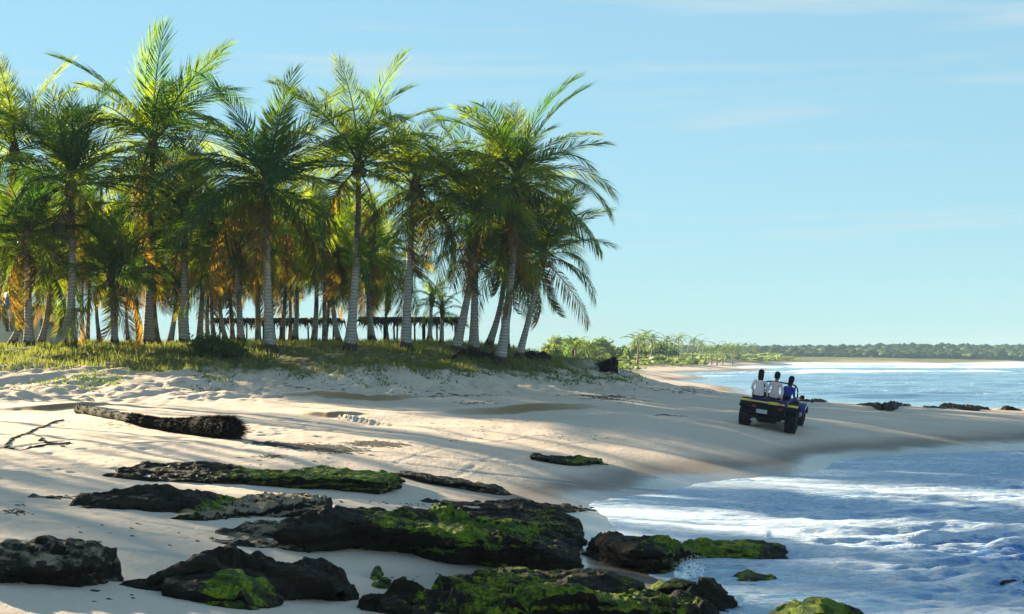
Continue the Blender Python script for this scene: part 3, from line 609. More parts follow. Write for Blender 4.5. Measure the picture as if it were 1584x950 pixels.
FRONT = [  # base column, distance, crown hub column and row, crown scale, label, bow
 (108, 66.5, 110, 268, 1.05, 'tall dense-crowned palm between the beach house and the short stocky palm', (0.15, 0)),
 (229, 70.0, 236, 205, 1.10, 'tallest palm of the grove with dark trunk and high spiky crown', (0, 0)),
 (418, 64.5, 412, 268, 1.08, 'tall palm with thick white-banded trunk next to the low round bush', (-.1, 0)),
 (540, 66.0, 554, 238, 1.08, 'tall slender white-trunked palm with dark base and spreading dark crown', (.25, 0)),
 (627, 67.5, 642, 270, 1.0, 'palm with dark swollen foot and drooping skirt of old fronds', (-.1, 0)),
 (703, 68.5, 738, 318, .95, 'palm leaning over the exposed dark roots on the bank', (.35, 0)),
 (733, 70.0, 736, 300, .92, 'straight pale palm with a short pointed stump at its foot', (0, 0)),
 (773, 68.0, 800, 262, 1.08, 'tall palm in the clump at the end of the grove', (.3, 0)),
 (754, 73.0, 778, 352, .80, 'thin palm with a strongly curved trunk in the end clump', (.75, 0)),
 (781, 73.0, 788, 372, .80, 'thin upright palm half hidden behind the tall end clump palm', (.1, 0)),
 (801, 70.0, 840, 378, .78, 'short leaning palm standing outermost by the sandy cape', (.1, 0)),
 (178, 67.5, 172, 408, .80, 'short stocky palm with straight pale trunk and shaggy orange skirt', (0, 0)),
 (45, 66.5, 42, 345, .85, 'thin straight grey-trunked palm in front of the beach house', (0, 0)),
 (15, 68.5, 38, 372, .80, 'palm with widely bowed pale trunk beside the house window', (.9, 0)),
 (60, 69.5, 74, 395, .75, 'short bowed palm before the blue house door', (.5, 0)),
 (285, 68.5, 286, 318, .92, 'upright pale palm just beside the low round bush', (0, 0)),
 (373, 69.0, 366, 372, .80, 'pale short palm rising behind the low round bush', (0, 0)),
 (-14, 70.0, 22, 215, 1.0, 'tall palm behind the beach house with crown poking above its neighbours', (.3, 0)),
]
for i, (u0, Y, uh, vh, sc, lb, bow) in enumerate(FRONT):
    palm(u0, Y, uh, vh + 20, sc * rnd.uniform(1.1, 1.2), lb, 300 + i, bow=bow, r0=.155 if sc < .85 else .19, group=None, dy=rnd.uniform(-.6, .6))
BACK = [(218, 76, 222, 330, .85), (244, 71, 238, 395, .78), (262, 84, 268, 360, .9), (308, 73, 318, 345, .85), (435, 74, 442, 330, .88), (455, 90, 450, 380, .9), (485, 84, 480, 345, .9), (503, 79, 506, 372, .82), (526, 74, 520, 395, .75),
        (575, 90, 578, 395, .9), (600, 100, 604, 420, .85), (128, 80, 132, 340, .95), (155, 92, 160, 380, .95), (332, 88, 336, 370, .95), (350, 99, 345, 405, .95), (400, 92, 396, 375, .95), (90, 95, 88, 385, .95), (198, 98, 196, 400, .95), (20, 88, 24, 360, 1.0), (285, 102, 290, 415, .9), (555, 104, 550, 425, .85), (425, 104, 420, 420, .9)]
for i in range(14):
    q = 10 + 44 * i + rnd.uniform(-9, 9); BACK.append((q, rnd.uniform(78, 112), q + rnd.uniform(-10, 10), rnd.uniform(340, 430), rnd.uniform(.9, 1.05)))
for i, (u0, Y, uh, vh, sc) in enumerate(BACK):
    palm(u0, Y, uh, vh, sc, 'coconut palm with yellowing skirt crowded in the shade at the back of the grove', 400 + i, 'palms at the back of the grove', bow=(rnd.uniform(-.7, .7), 0), r0=rnd.uniform(.105, .15), nf=(5, 9, 4, 5, 2), coco=0)
palm(682, 78, 684, 480, .42, 'young small palm with low green crown in front of the thatch fence', 440, bow=(0, 0), nf=(4, 7, 2, 0, 0), r0=.10, coco=0)
palm(664, 92, 668, 462, .5, 'young small palm with swollen pale trunk behind the thatch fence', 441, bow=(0, 0), nf=(4, 7, 2, 0, 0), r0=.15, coco=0)
# the grove goes on beyond the picture's edge: these throw the long shadows over the near sand
for i, (x, y, h) in enumerate([(-27, 58, 11), (-31, 63, 12.5), (-34, 52, 11.5), (-38, 58, 12), (-41, 47, 10.5), (-29, 70, 12), (-45, 55, 12), (-36, 67, 11), (-48, 44, 11.5), (-52, 50, 12), (-24, 66, 12), (-43, 39, 10)][:9]):
    palm(0, 0, 0, 0, 1.0, 'coconut palm of the same grove further along the bank past the house', 460 + i, 'palms further along the bank', xy=(x, y), top=(rnd.uniform(-.6, .8), rnd.uniform(-.5, .5), h), coco=0, nf=(5, 10, 5, 2, 1))
# ------------------------------------------------------------------ grass on the bank and ground creepers
rs = np.random.RandomState(5)
def blades(name, label, pts, h0, h1, wd, seed, mat, lean=.35, per=5, spread=.10):
    r = np.random.RandomState(seed); n = len(pts); V = []; T3 = []
    P_ = np.repeat(pts, per, 0) + np.stack([r.normal(0, spread, n * per), r.normal(0, spread, n * per), np.zeros(n * per)], 1); N = len(P_)
    P_[:, 2] = H(P_[:, 0], P_[:, 1]) - .03
    a = r.uniform(0, 6.28, N); h = r.uniform(h0, h1, N) * np.repeat(r.uniform(.6, 1.2, n), per); ln = r.uniform(0, lean, N) * h; b = r.uniform(0, 6.28, N)
    w_ = np.stack([np.cos(a), np.sin(a), a * 0], 1) * wd; d = np.stack([np.cos(b) * ln, np.sin(b) * ln, h], 1)
    V = np.stack([P_ - w_, P_ + w_, P_ + d * .55 + w_ * .7 * 1.0, P_ + d * .55 - w_ * .7, P_ + d + np.stack([np.cos(b) * ln, np.sin(b) * ln, h * 0], 1) * .6], 1).reshape(-1, 3)
    i = np.arange(N) * 5
    me = mesh_np(name, V, np.stack([i, i + 1, i + 2, i + 3], 1), np.stack([i + 3, i + 2, i + 4], 1), smooth=False)
    return tag(obj(name, me, mat), label, 'grass', kind='stuff')
n = 60000; x = rs.uniform(-30, 9, n); y = rs.uniform(54, 96, n); z0 = H0(x, y); zz = z0 + .30 * fbm2(x * .3, y * .3, 3, 60)
dens = sst(2.42, 2.75, zz) * (1 - .75 * sst(66, 74, y)) * sst(-.35, .25, fbm2(x * .35 + 3, y * .5, 3, 66) + .15)
dens *= np.where((x > -10.5) & (x < -2) & (y > 59) & (y < 66) & (z0 > 3.0), .15, 1)
k = rs.uniform(0, 1, n) < dens * .55
blades('beach_grass', 'sunlit yellow-green grass covering the top of the sand bank', np.stack([x, y, z0], 1)[k], .14, .36, .016, 6, M['grass'])
n = 16000; x = rs.uniform(-24, 7, n); y = rs.uniform(52, 76, n); z0 = H0(x, y)
k = (rs.uniform(0, 1, n) < sst(1.85, 2.3, z0) * (1 - sst(2.6, 2.8, z0)) * sst(.0, .4, fbm2(x * .5 + 9, y * .5, 3, 68) + .5 * sst(-2, 1, x) * sst(64, 67, y)) * .8)
blades('bank_creeper', 'dark creeping beach plants trailing down the sandy bank face', np.stack([x, y, z0], 1)[k], .05, .16, .035, 8, M['bush'], 1.2, 5, .16)
# far land cover
n = 26000; x = rs.uniform(-10, 130, n); y = 110 * np.exp(rs.uniform(0, 1, n) * math.log(7)); z0 = H0(x, y)
k = (z0 > 1.2) & (rs.uniform(0, 1, n) < .6)
x, y = x[k], y[k]; N = len(x); V = []; sz = np.clip(y / 300, .35, 2) * rs.uniform(.5, 1.3, N); zc = H(x, y)
a = rs.uniform(0, 6.28, (N, 5)); ct = np.stack([x, y, zc], 1)
V = ct[:, None] + np.stack([np.cos(a) * sz[:, None] * .9, np.sin(a) * sz[:, None] * .9, rs.uniform(0, 1.0, (N, 5)) * sz[:, None]], 2); V = V.reshape(-1, 3); i = np.arange(N) * 5
me = mesh_np('scrub', V, None, np.concatenate([np.stack([i, i + 1, i + 2], 1), np.stack([i + 2, i + 3, i + 4], 1), np.stack([i, i + 3, i + 1], 1)]), smooth=False)
tag(obj('scrub', me, M['far_leaf']), 'pale green scrub covering the flat land along the far beach', 'scrub', kind='stuff')

def leaf_cloud(name, n, rx, ry, rz_, sz, seed, mat, hollow=.35):
    r = np.random.RandomState(seed); c = r.normal(0, 1, (14, 3)); c /= np.linalg.norm(c, axis=1)[:, None]; c *= r.uniform(.35, .8, (14, 1)); cl = r.randint(0, 14, n)
    p = c[cl] + r.normal(0, .22, (n, 3)); p[:, 2] = np.abs(p[:, 2] + .3) * .85; p *= np.array([rx, ry, rz_])
    d1 = r.normal(0, 1, (n, 3)); d1 /= np.linalg.norm(d1, axis=1)[:, None]; d2 = np.cross(d1, r.normal(0, 1, (n, 3))); d2 /= np.linalg.norm(d2, axis=1)[:, None]; s_ = sz * r.uniform(.6, 1.3, (n, 1))
    V = np.stack([p - d1 * s_, p + d2 * s_ * .45, p + d1 * s_, p - d2 * s_ * .45], 1).reshape(-1, 3); me = mesh_np(name, V, np.arange(n * 4).reshape(-1, 4), smooth=False); me.materials.append(mat); return me
x, y, z = G(342, 552); t = thing('bush', 'low round dark green bush on the grassy bank', 'bush', (x, y, z))
obj('foliage', leaf_cloud('foliage', 3800, 1.45, 1.0, 1.05, .10, 3, M['bush']), None, t)
m = MB(); [m.tube([(0, 0, -.2), (math.cos(a) * .3, math.sin(a) * .3, .35), (math.cos(a) * .8, math.sin(a) * .6, .7)], [.04, .03, .01], 5) for a in (0, 1.2, 2.5, 3.8, 5)]; m.build('stem', M['wood_dark'], t)

# ------------------------------------------------------------------ beach house, water tank, thatched fence
Yh = 74; xh = lambda u: (u - 792) / F * Yh; zh = lambda v: CZ - (v - HZ) / F * Yh
hx0, hx1 = xh(-70), xh(75); hz0 = hz(xh(30), Yh) - .3; zt = zh(478)
t = thing('beach_house', 'small white flat-roofed beach house with blue openings among the palms', 'house', ((hx0 + hx1) / 2, Yh + 2.5, hz0))
cx = (hx0 + hx1) / 2
m = MB(); m.box((0, 0, (zt - hz0) / 2), (hx1 - hx0, 5, zt - hz0)); m.build('wall', M['wall'], t)
m = MB(); m.box((0, 0, zt - hz0 + .09), (hx1 - hx0 + .5, 5.5, .18)); m.build('roof', M['grey_wall'], t, bevel=.02)
def opening(u0, u1, v0, v1, mat, nm, inner):
    a, b = xh(u0) - cx, xh(u1) - cx; c, d = zh(v1) - hz0, zh(v0) - hz0
    m = MB(); m.box(((a + b) / 2, -2.52, (c + d) / 2), (b - a, .08, d - c)); o = m.build(nm, mat, t, bevel=.01)
    for kx in ([.25, .75] if inner != 'panel' else [.5]):
        m = MB(); m.box((a + (b - a) * kx, -2.575, (c + d) / 2), ((b - a) * (.38 if inner != 'panel' else .8), .03, (d - c) * .84)); m.build(inner, M['blue_wood'] if inner != 'panel' else M['grey_wall'], o)
opening(9, 21, 491, 515, M['white_paint'], 'window', 'shutter'); opening(34, 52, 486, 526, M['grey_wall'], 'door', 'panel'); opening(63, 70, 491, 524, M['white_paint'], 'window', 'shutter')
m = MB(); m.lathe([(.62, 0), (.68, .1), (.68, .65), (.6, .75), (.3, .84), (.0, .86)], n=20); tk = m.build('water_tank', M['tank'], None, True, loc=(xh(15), Yh + 1.2, zt + .18))
tag(tk, 'round dark blue water tank on the flat roof of the beach house', 'water tank')
def pergola(u0, u1, Y, vtop, nposts, label, seed, depth=2.2):
    r = random.Random(seed); xa, xb = (u0 - 792) / F * Y, (u1 - 792) / F * Y; zt = CZ - (vtop - HZ) / F * Y; b0 = hz((xa + xb) / 2, Y)
    t = thing('thatched_shelter', label, 'shelter', ((xa + xb) / 2, Y, b0)); W = xb - xa
    for i in range(nposts):
        for dy in (0, depth):
            px = -W / 2 + W * (i + .5) / nposts + r.uniform(-.2, .2); zb = hz(px + (xa + xb) / 2, Y + dy) - b0 - .3
            m = MB(); m.tube([(px, dy, zb), (px + r.uniform(-.08, .08), dy, zt - b0)], [.075, .055], 7); m.build('post', M['wood_dark'], t)
    for dy in (0, depth):
        m = MB(); m.tube([(-W / 2 - .4, dy, zt - b0 + .03), (W / 2 + .4, dy, zt - b0 + .03)], .06, 6); m.build('beam', M['wood_dark'], t)
    V = []; T3 = []
    for i in range(int(W * 260)):
        a = Vector((r.uniform(-W / 2 - .3, W / 2 + .3), r.uniform(-.4, depth + .4), zt - b0 + .10 + r.uniform(0, .22))); d = Vector((r.uniform(-.5, .5), r.choice([-1, 1]) * r.uniform(.1, .8), -r.uniform(.15, 1.0))) * r.uniform(.4, 1.1)
        if a.y > .3 and a.y < depth - .3: d.z *= .15
        s_ = Vector((r.uniform(-1, 1), r.uniform(-1, 1), .3)).normalized() * .06; k = len(V); V += [a - s_, a + s_, a + d]; T3.append((k, k + 1, k + 2))
    me = mesh_np('thatch', [tuple(v) for v in V], None, T3, smooth=False); obj('thatch', me, M['thatch'], t)
pergola(560, 712, 96, 497, 7, 'long open shelter of dry thatch on thin posts behind the young palms', 71)
pergola(330, 520, 104, 498, 7, 'shaded thatch shelter on posts deep behind the grove trunks', 72)

# ------------------------------------------------------------------ fallen palm, stump, roots, vines, wrack
a = G(122, 640); pts = [(122, 640), (170, 648), (220, 659), (265, 668), (310, 675), (365, 680)]; W3 = [Vector(G(u, v)) for u, v in pts]; base = W3[0]
t = thing('fallen_palm', 'dark fallen palm log with shaggy root ball lying across the sand', 'log', base)
path = [p - base + Vector((0, 0, h)) for p, h in zip(W3, (.12, .11, .12, .15, .22, .25))]; path = [Vector(p) for p in smooth_pts([tuple(p) for p in path], 8)]; n = len(path)
rad = [np.interp(i / (n - 1), [0, .15, .5, .66, .8, .93, 1], [.15, .13, .14, .18, .24, .24, .07]) * (1.06 if i % 2 else .96) * rnd.uniform(.93, 1.07) for i in range(n)]
m = MB(); m.tube(path, [float(x) for x in rad], 14); m.build('trunk', M['wood_dark'], t, False)
def spikes(path, rad, num, l0, l1, seed, i0=0.0, w0=.012):
    r = random.Random(seed); V = []; T3 = []; n = len(path)
    for _ in range(num):
        i = min(n - 2, int((i0 + (1 - i0) * r.random()) * (n - 1))); T = (path[i + 1] - path[i]).normalized(); d = Vector((r.gauss(0, 1), r.gauss(0, 1), r.gauss(.1, 1))); d = (d - T * d.dot(T)).normalized()
        q = path[i].lerp(path[i + 1], r.random()) + d * rad[i] * .92; e = q + (d * .55 + T * r.uniform(.1, 1.3) + Vector((0, 0, -.15))) * r.uniform(l0, l1); s_ = T.cross(d) * w0; k = len(V); V += [q - s_, q + s_, e]; T3.append((k, k + 1, k + 2))
    return mesh_np('fibres', [tuple(v) for v in V], None, T3, smooth=False)
obj('fibre_fringe', spikes(path, rad, 8000, .05, .22, 4, .34), M['wood_dark'], t); obj('root_strand', spikes(path, rad, 1600, .12, .34, 6, .86, .01), M['wood_dark'], t); obj('bark_fringe', spikes(path, rad, 3500, .03, .12, 5, 0), M['wood_dark'], t)
# upturned stump at the cape
x, y, z = G(944, 573); t = thing('upturned_stump', 'upturned palm stump with spiky root mop at the tip of the bank', 'stump', (x, y, z))
m = MB(); m.lathe([(.30, -.3), (.38, .05), (.46, .22), (.44, .36), (.30, .48), (.12, .54), (0, .55)], n=18)
for i, v in enumerate(m.v):
    m.v[i] = (v[0] * 1.15 + .12 * v[2] + .05 * math.sin(i * 2.1), v[1] + .05 * math.cos(i * 3.3), v[2] + .04 * math.sin(i * 1.7))
m.build('stump', M['wood_dark'], t, True)
t.rotation_euler = (.1, -.45, .4); r = random.Random(9); m = MB()
for i in range(320):
    a_ = r.uniform(0, 6.28); rr = r.uniform(.05, .36); l = r.uniform(.2, .55); p0 = Vector((math.cos(a_) * rr, math.sin(a_) * rr, .36)); d_ = Vector((math.cos(a_) * .9, math.sin(a_) * .9, r.uniform(-.1, 1.1))).normalized() * l; m.tube([p0, p0 + d_ * .6, p0 + d_ + Vector((0, 0, -.10 * l))], [.016, .010, .003], 4)
m.build('root', M['wood_dark'], t)
def roots(name, label, u0, u1, v, h, seed, cat='driftwood'):
    r = random.Random(seed); A = Vector(G(u0, v)); B = Vector(G(u1, v)); c = (A + B) / 2; t = thing(name, label, cat, c); half = (B - A) / 2
    for i in range(7):
        m = MB(); p = []; k0 = r.uniform(-1, .2); k1 = k0 + r.uniform(.5, 1.3); hh = h * r.uniform(.4, 1)
        for j in range(9):
            s_ = j / 8; q = half * min(1.1, (k0 + (k1 - k0) * s_)); q = Vector((q.x, q.y + r.uniform(-.2, .2), 0)); q.z = hz(c.x + q.x, c.y + q.y) - c.z - .05 + hh * math.sin(s_ * math.pi); p.append(q)
        m.tube([Vector(x_) for x_ in smooth_pts([tuple(x_) for x_ in p], 3)], .07 + .05 * r.random(), 7); m.build('root', M['wood_dark'], t, True)
roots('exposed_roots', 'tangle of dark exposed palm roots arching over the bank edge', 700, 770, 553, .42, 1, 'roots')
roots('fallen_branch', 'dark bent dead branch lying on the bank between palms and stump', 798, 848, 556, .38, 2, 'branch')
def vine(label, pix, rad, seed, name='dry_vine'):
    P_ = [Vector(G(u, v)) for u, v in pix]; b = P_[0]; pp = smooth_pts([tuple(p) for p in P_], 8); r = random.Random(seed)
    pp = [Vector((p[0] + r.uniform(-.05, .05) - b.x, p[1] + r.uniform(-.12, .12) - b.y, hz(p[0], p[1]) + rad * .5 - b.z)) for p in pp]
    m = MB(); m.tube(pp, [rad * r.uniform(.7, 1.3) for _ in pp], 6); tag(m.build(name, M['wood_dark'], None, False, loc=b), label, 'vine')
vine('long dark beach vine looping over the sand near the fallen palm', [(98, 650), (75, 657), (50, 668), (30, 674), (14, 684), (12, 695), (40, 695), (75, 689), (110, 686)], .022, 1)
vine('short dark runner crossing the looped beach vine', [(45, 669), (62, 679), (78, 686), (98, 692)], .018, 2)
# weed and litter washed on the sand
def wrack_pts():
    r = random.Random(12); out = []
    for (u0, u1, v0, v1, n_) in [(385, 470, 682, 692, 420), (440, 560, 685, 703, 1100), (540, 625, 680, 693, 600), (395, 440, 705, 712, 40), (0, 60, 785, 800, 200), (20, 50, 778, 782, 40), (700, 790, 618, 628, 60), (900, 1000, 610, 626, 150), (860, 980, 612, 617, 80), (470, 510, 598, 602, 90), (560, 800, 606, 612, 70), (60, 340, 646, 668, 70), (300, 400, 655, 668, 40), (1020, 1060, 640, 645, 20),
                             (1000, 1140, 595, 612, 130), (600, 800, 780, 800, 240), (520, 700, 770, 790, 200), (0, 600, 700, 740, 120), (0, 400, 800, 850, 90), (600, 1000, 640, 700, 60), (560, 720, 880, 905, 50), (0, 300, 905, 950, 40), (0, 900, 590, 612, 160)]:
        for _ in range(n_):
            s_ = r.gauss(.5, .22); q = r.gauss(.5, .22); out.append((u0 + (u1 - u0) * s_, v0 + (v1 - v0) * (q * .7 + s_ * .3)))
    return out
r = random.Random(13); V = []; T3 = []; wp = wrack_pts()
wa = np.array([G0(u, v, H0) for u, v in wp]); wz = H(wa[:, 0], wa[:, 1], True)[0]
for (x, y), z in zip(wa, wz):
    if z < .12 or y > 130 or (y < 30 and r.random() < .85): continue
    s_ = r.uniform(.012, .05) * (1 if y < 30 else 1.8 if y < 45 else 3.0); k = len(V); nn = 6; h = r.uniform(.003, .012)
    for q in range(nn): a_ = q * 6.283 / nn + r.uniform(-.4, .4); e = s_ * r.uniform(.5, 1.3); V.append((x + math.cos(a_) * e * 1.4, y + math.sin(a_) * e, z - .008 + r.uniform(0, h)))
    V.append((x + r.uniform(-.4, .4) * s_, y, z + h + .006)); T3 += [(k + q, k + (q + 1) % nn, k + nn) for q in range(nn)]
tag(obj('sea_wrack', mesh_np('sea_wrack', V, None, T3, smooth=False), M['wrack']), 'dark dried seaweed and litter strewn in patches on the sand', 'seaweed', kind='stuff')

# ------------------------------------------------------------------ splashes
def splash(label, u, v, hgt, wd, seed):
    r = random.Random(seed); y = CZ * F / (v - HZ); x = (u - 792) / F * y; m = MB()
    for i in range(800):
        q = r.random() ** 1.2; a_ = r.gauss(0, .55); h = hgt * q * math.cos(a_ * .8); rr = r.uniform(.004, .017) * (1.25 - q); m.lathe([(0, -rr), (rr * .8, -rr * .5), (rr, 0), (rr * .7, rr * .6), (0, rr)], (math.sin(a_) * wd * (.25 + .6 * q) + .3 * wd * q, r.gauss(0, wd * .12), h - .02), n=5)
    for k in range(12):                                          # ragged lumps of water at the foot
        a_ = r.gauss(0, .5); l = hgt * r.uniform(.15, .45); p0 = Vector((a_ * wd * .5, r.gauss(0, .05), -.06)); d_ = Vector((math.sin(a_) * wd / hgt + .2, r.uniform(-.1, .1), 1)) * l
        m.tube([p0, p0 + d_ * .45, p0 + d_ * .8, p0 + d_], [wd * .14, wd * .13 * r.uniform(.7, 1.2), wd * .09, .012], 8)
    tag(m.build('water_splash', M['splash'], None, True, loc=(x, y, 0.02)), label, 'splash', kind='stuff')
splash('white spray bursting up at the notch of the ledge in the water', 1064, 895, .34, .38, 1)
splash('thin white jet of spray beyond the long water ledge', 1187, 838, .22, .10, 2)
splash('small spray drops leaping beside the mossy boulder in white water', 1142, 938, .16, .10, 3)

# ------------------------------------------------------------------ beach buggy
bx, by, bz = G(1192, 660)
e = .8; HD = R(-21)
fw = Vector((-math.sin(HD), math.cos(HD))); rt = Vector((math.cos(HD), math.sin(HD)))
pit = math.atan2(hz(bx + fw.x * 1.1, by + fw.y * 1.1) - hz(bx - fw.x * 1.1, by - fw.y * 1.1), 2.2); rol = -math.atan2(hz(bx + rt.x * .75, by + rt.y * .75) - hz(bx - rt.x * .75, by - rt.y * .75), 1.5)
bc = Vector((bx, by, 0)) + Vector((fw.x, fw.y, 0)) * .5
bcz = np.mean([hz(bc.x + fw.x * a + rt.x * b, bc.y + fw.y * a + rt.y * b) for a in (-1.1, 1.1) for b in (-.7, .7)])
BM = Matrix.Translation((bc.x, bc.y, bcz)) @ (Matrix.Rotation(HD, 4, 'Z') @ Matrix.Rotation(pit, 4, 'X') @ Matrix.Rotation(rol, 4, 'Y'))
bug = thing('beach_buggy', 'open dark blue and purple beach buggy with yellow trim driving along the sand', 'buggy'); bug.matrix_world = BM
m = MB(); m.prism([(-1.50, .46), (-1.62, .62), (-1.58, .86), (-1.42, 1.0), (-.86, 1.04), (-.80, .66), (.36, .60), (.50, .92), (.80, .94), (1.0, .84), (1.0, .36), (-1.2, .36)], -.60, .60); m.build('body', M['purple_paint'], bug, bevel=.06)
m = MB(); m.prism([(.95, .38), (.95, .86), (1.30, .80), (1.66, .66), (1.78, .52), (1.70, .40)], -.46, .46); hd = m.build('hood', M['blue_paint'], bug, bevel=.08)
m = MB(); m.prism([(.97, .875), (1.30, .815), (1.66, .672), (1.66, .685), (1.30, .83), (.97, .89)], -.12, .12); m.build('stripe', M['white_paint'], hd)
for s_ in (-1, 1):
    arc = [(-1.1 + .50 * math.cos(a), .38 + .56 * math.sin(a)) for a in np.linspace(R(35), R(148), 12)]; inn = [(-1.1 + .45 * math.cos(a), .38 + .51 * math.sin(a)) for a in np.linspace(R(148), R(35), 12)]
    m = MB(); m.prism(arc + inn, s_ * .56, s_ * .95); f = m.build('rear_fender', M['black'], bug, bevel=.02)
    tr = [(-1.1 + .512 * math.cos(a), .38 + .572 * math.sin(a)) for a in np.linspace(R(112), R(123), 8)]; ti = [(-1.1 + .50 * math.cos(a), .38 + .55 * math.sin(a)) for a in np.linspace(R(123), R(112), 8)]
    m = MB(); m.prism(tr + ti, s_ * .60, s_ * .955); m.build('trim', M['yellow'], f)
    arc = [(1.12 + .42 * math.cos(a), .34 + .46 * math.sin(a)) for a in np.linspace(R(10), R(165), 12)]; inn = [(1.12 + .36 * math.cos(a), .34 + .40 * math.sin(a)) for a in np.linspace(R(165), R(10), 12)]
    m = MB(); m.prism(arc + inn, s_ * .44, s_ * .86); f = m.build('front_fender', M['blue_paint'], bug, bevel=.02)
    m = MB(); m.prism([(.75, .60), (1.30, .78), (1.30, .82), (.74, .66)], s_ * .862, s_ * .872); m.build('stripe', M['white_paint'], f)
    m = MB(); m.box((s_ * .70, -.05, .46), (.22, 1.3, .14)); m.build('running_board', M['blue_paint'], bug, bevel=.03)
    m = MB(); m.lathe([(.07, 0), (.09, .03), (.09, .1), (.05, .14)], (0, 0, 0), 'Z', 14); m.build('headlight', M['white_paint'], bug, True, loc=(s_ * .33, 1.66, .64), rot=(R(-80), 0, 0))
    m = MB(); m.box((s_ * .44, -1.64, .74), (.13, .04, .07)); m.build('tail_light', M['red'], bug, bevel=.01)
m = MB(); m.box((0, -1.60, .905), (1.12, .05, .04), rx=.2); m.build('rear_stripe', M['yellow'], bug, bevel=.01)
m = MB(); m.box((.18, -1.615, .91), (.34, .05, .085), rx=.2); m.build('badge', M['yellow'], bug, bevel=.01)
m = MB(); m.box((-.16, -1.65, .60), (.36, .02, .13)); m.build('number_plate', M['plate'], bug, bevel=.005)
m = MB(); m.box((0, -1.585, .66), (1.14, .10, .36)); m.build('rear_panel', M['black'], bug, bevel=.03)
m = MB(); m.box((0, -1.60, .40), (1.0, .1, .10)); m.build('bumper', M['black'], bug, bevel=.03)
m = MB(); m.box((0, -1.32, .36), (.6, .5, .26)); m.build('engine', M['black'], bug, bevel=.05)
m = MB(); m.tube([(-.45, -1.55, .30), (-.45, -1.70, .29)], .035, 8); m.build('exhaust', M['plate'], bug)
m = MB(); m.box((0, -.55, .80), (1.1, .42, .16)); m.box((0, -.76, 1.0), (1.1, .12, .30)); m.build('seat', M['black'], bug, bevel=.04)
m = MB(); m.tube([Vector(p) for p in smooth_pts([(-.56, .60, .88), (-.58, .52, 1.18), (-.50, .44, 1.38), (-.3, .42, 1.43), (.3, .42, 1.43), (.50, .44, 1.38), (.58, .52, 1.18), (.56, .60, .88)], 4)], .025, 8); m.build('windscreen_frame', M['black'], bug, True)
m = MB(); m.tube([Vector(p) for p in smooth_pts([(.60, -.35, .70), (.60, -.28, 1.22), (.55, .0, 1.42), (.50, .42, 1.40)], 5)], .022, 8); m.build('side_bar', M['black'], bug, True)
m = MB(); m.tube([(.58, .55, 1.0), (.70, .55, 1.02)], .012, 6); m.box((.75, .54, 1.04), (.14, .05, .12)); m.build('mirror', M['black'], bug)
m = MB(); m.tube([(math.cos(a) * .17 - .28, .25 + math.sin(a) * .06, 1.0 + math.sin(a) * .16) for a in np.linspace(0, 6.2832, 17)], .014, 6, False); m.tube([(-.28, .25, 1.0), (-.28, .55, .85)], .018, 6); m.build('steering_wheel', M['black'], bug, True)
def wheel(x, y, rr, wd):
    z = rr - .02; s_ = 1 if x > 0 else -1
    hub = bpy.data.objects.new('wheel', None); COL.objects.link(hub); hub.parent = bug; hub.location = (x, y, z)
    m = MB(); n = 28; h = wd / 2
    m.lathe([(rr * .56, -h * .86), (rr * .80, -h), (rr * .95, -h * .86), (rr, -h * .55), (rr, h * .55), (rr * .95, h * .86), (rr * .80, h), (rr * .56, h * .86)], axis='X', n=n)
    for k in range(22):
        a = 2 * math.pi * k / 22
        for q, o in ((-1, 0), (1, .14)):
            ca_, sa_ = math.cos(a + o), math.sin(a + o); p0 = Vector((q * h * .08, ca_ * rr * 1.0, sa_ * rr * 1.0)); p1 = Vector((q * h * .92, math.cos(a + o + .1) * rr * .965, math.sin(a + o + .1) * rr * .965)); m.tube([p0, p1], .017, 4)
    m.build('tyre', M['tyre'], hub, False)
    m = MB(); m.lathe([(rr * .57, s_ * h * .80), (rr * .50, s_ * h * .80), (rr * .46, s_ * h * .35), (rr * .16, s_ * h * .40), (rr * .14, s_ * h * .72), (0, s_ * h * .74)], axis='X', n=20); m.build('rim', M['rim'], hub, True)
for s_ in (-1, 1): wheel(s_ * .76, -1.1, .39, .36); wheel(s_ * .68, 1.12, .34, .26)

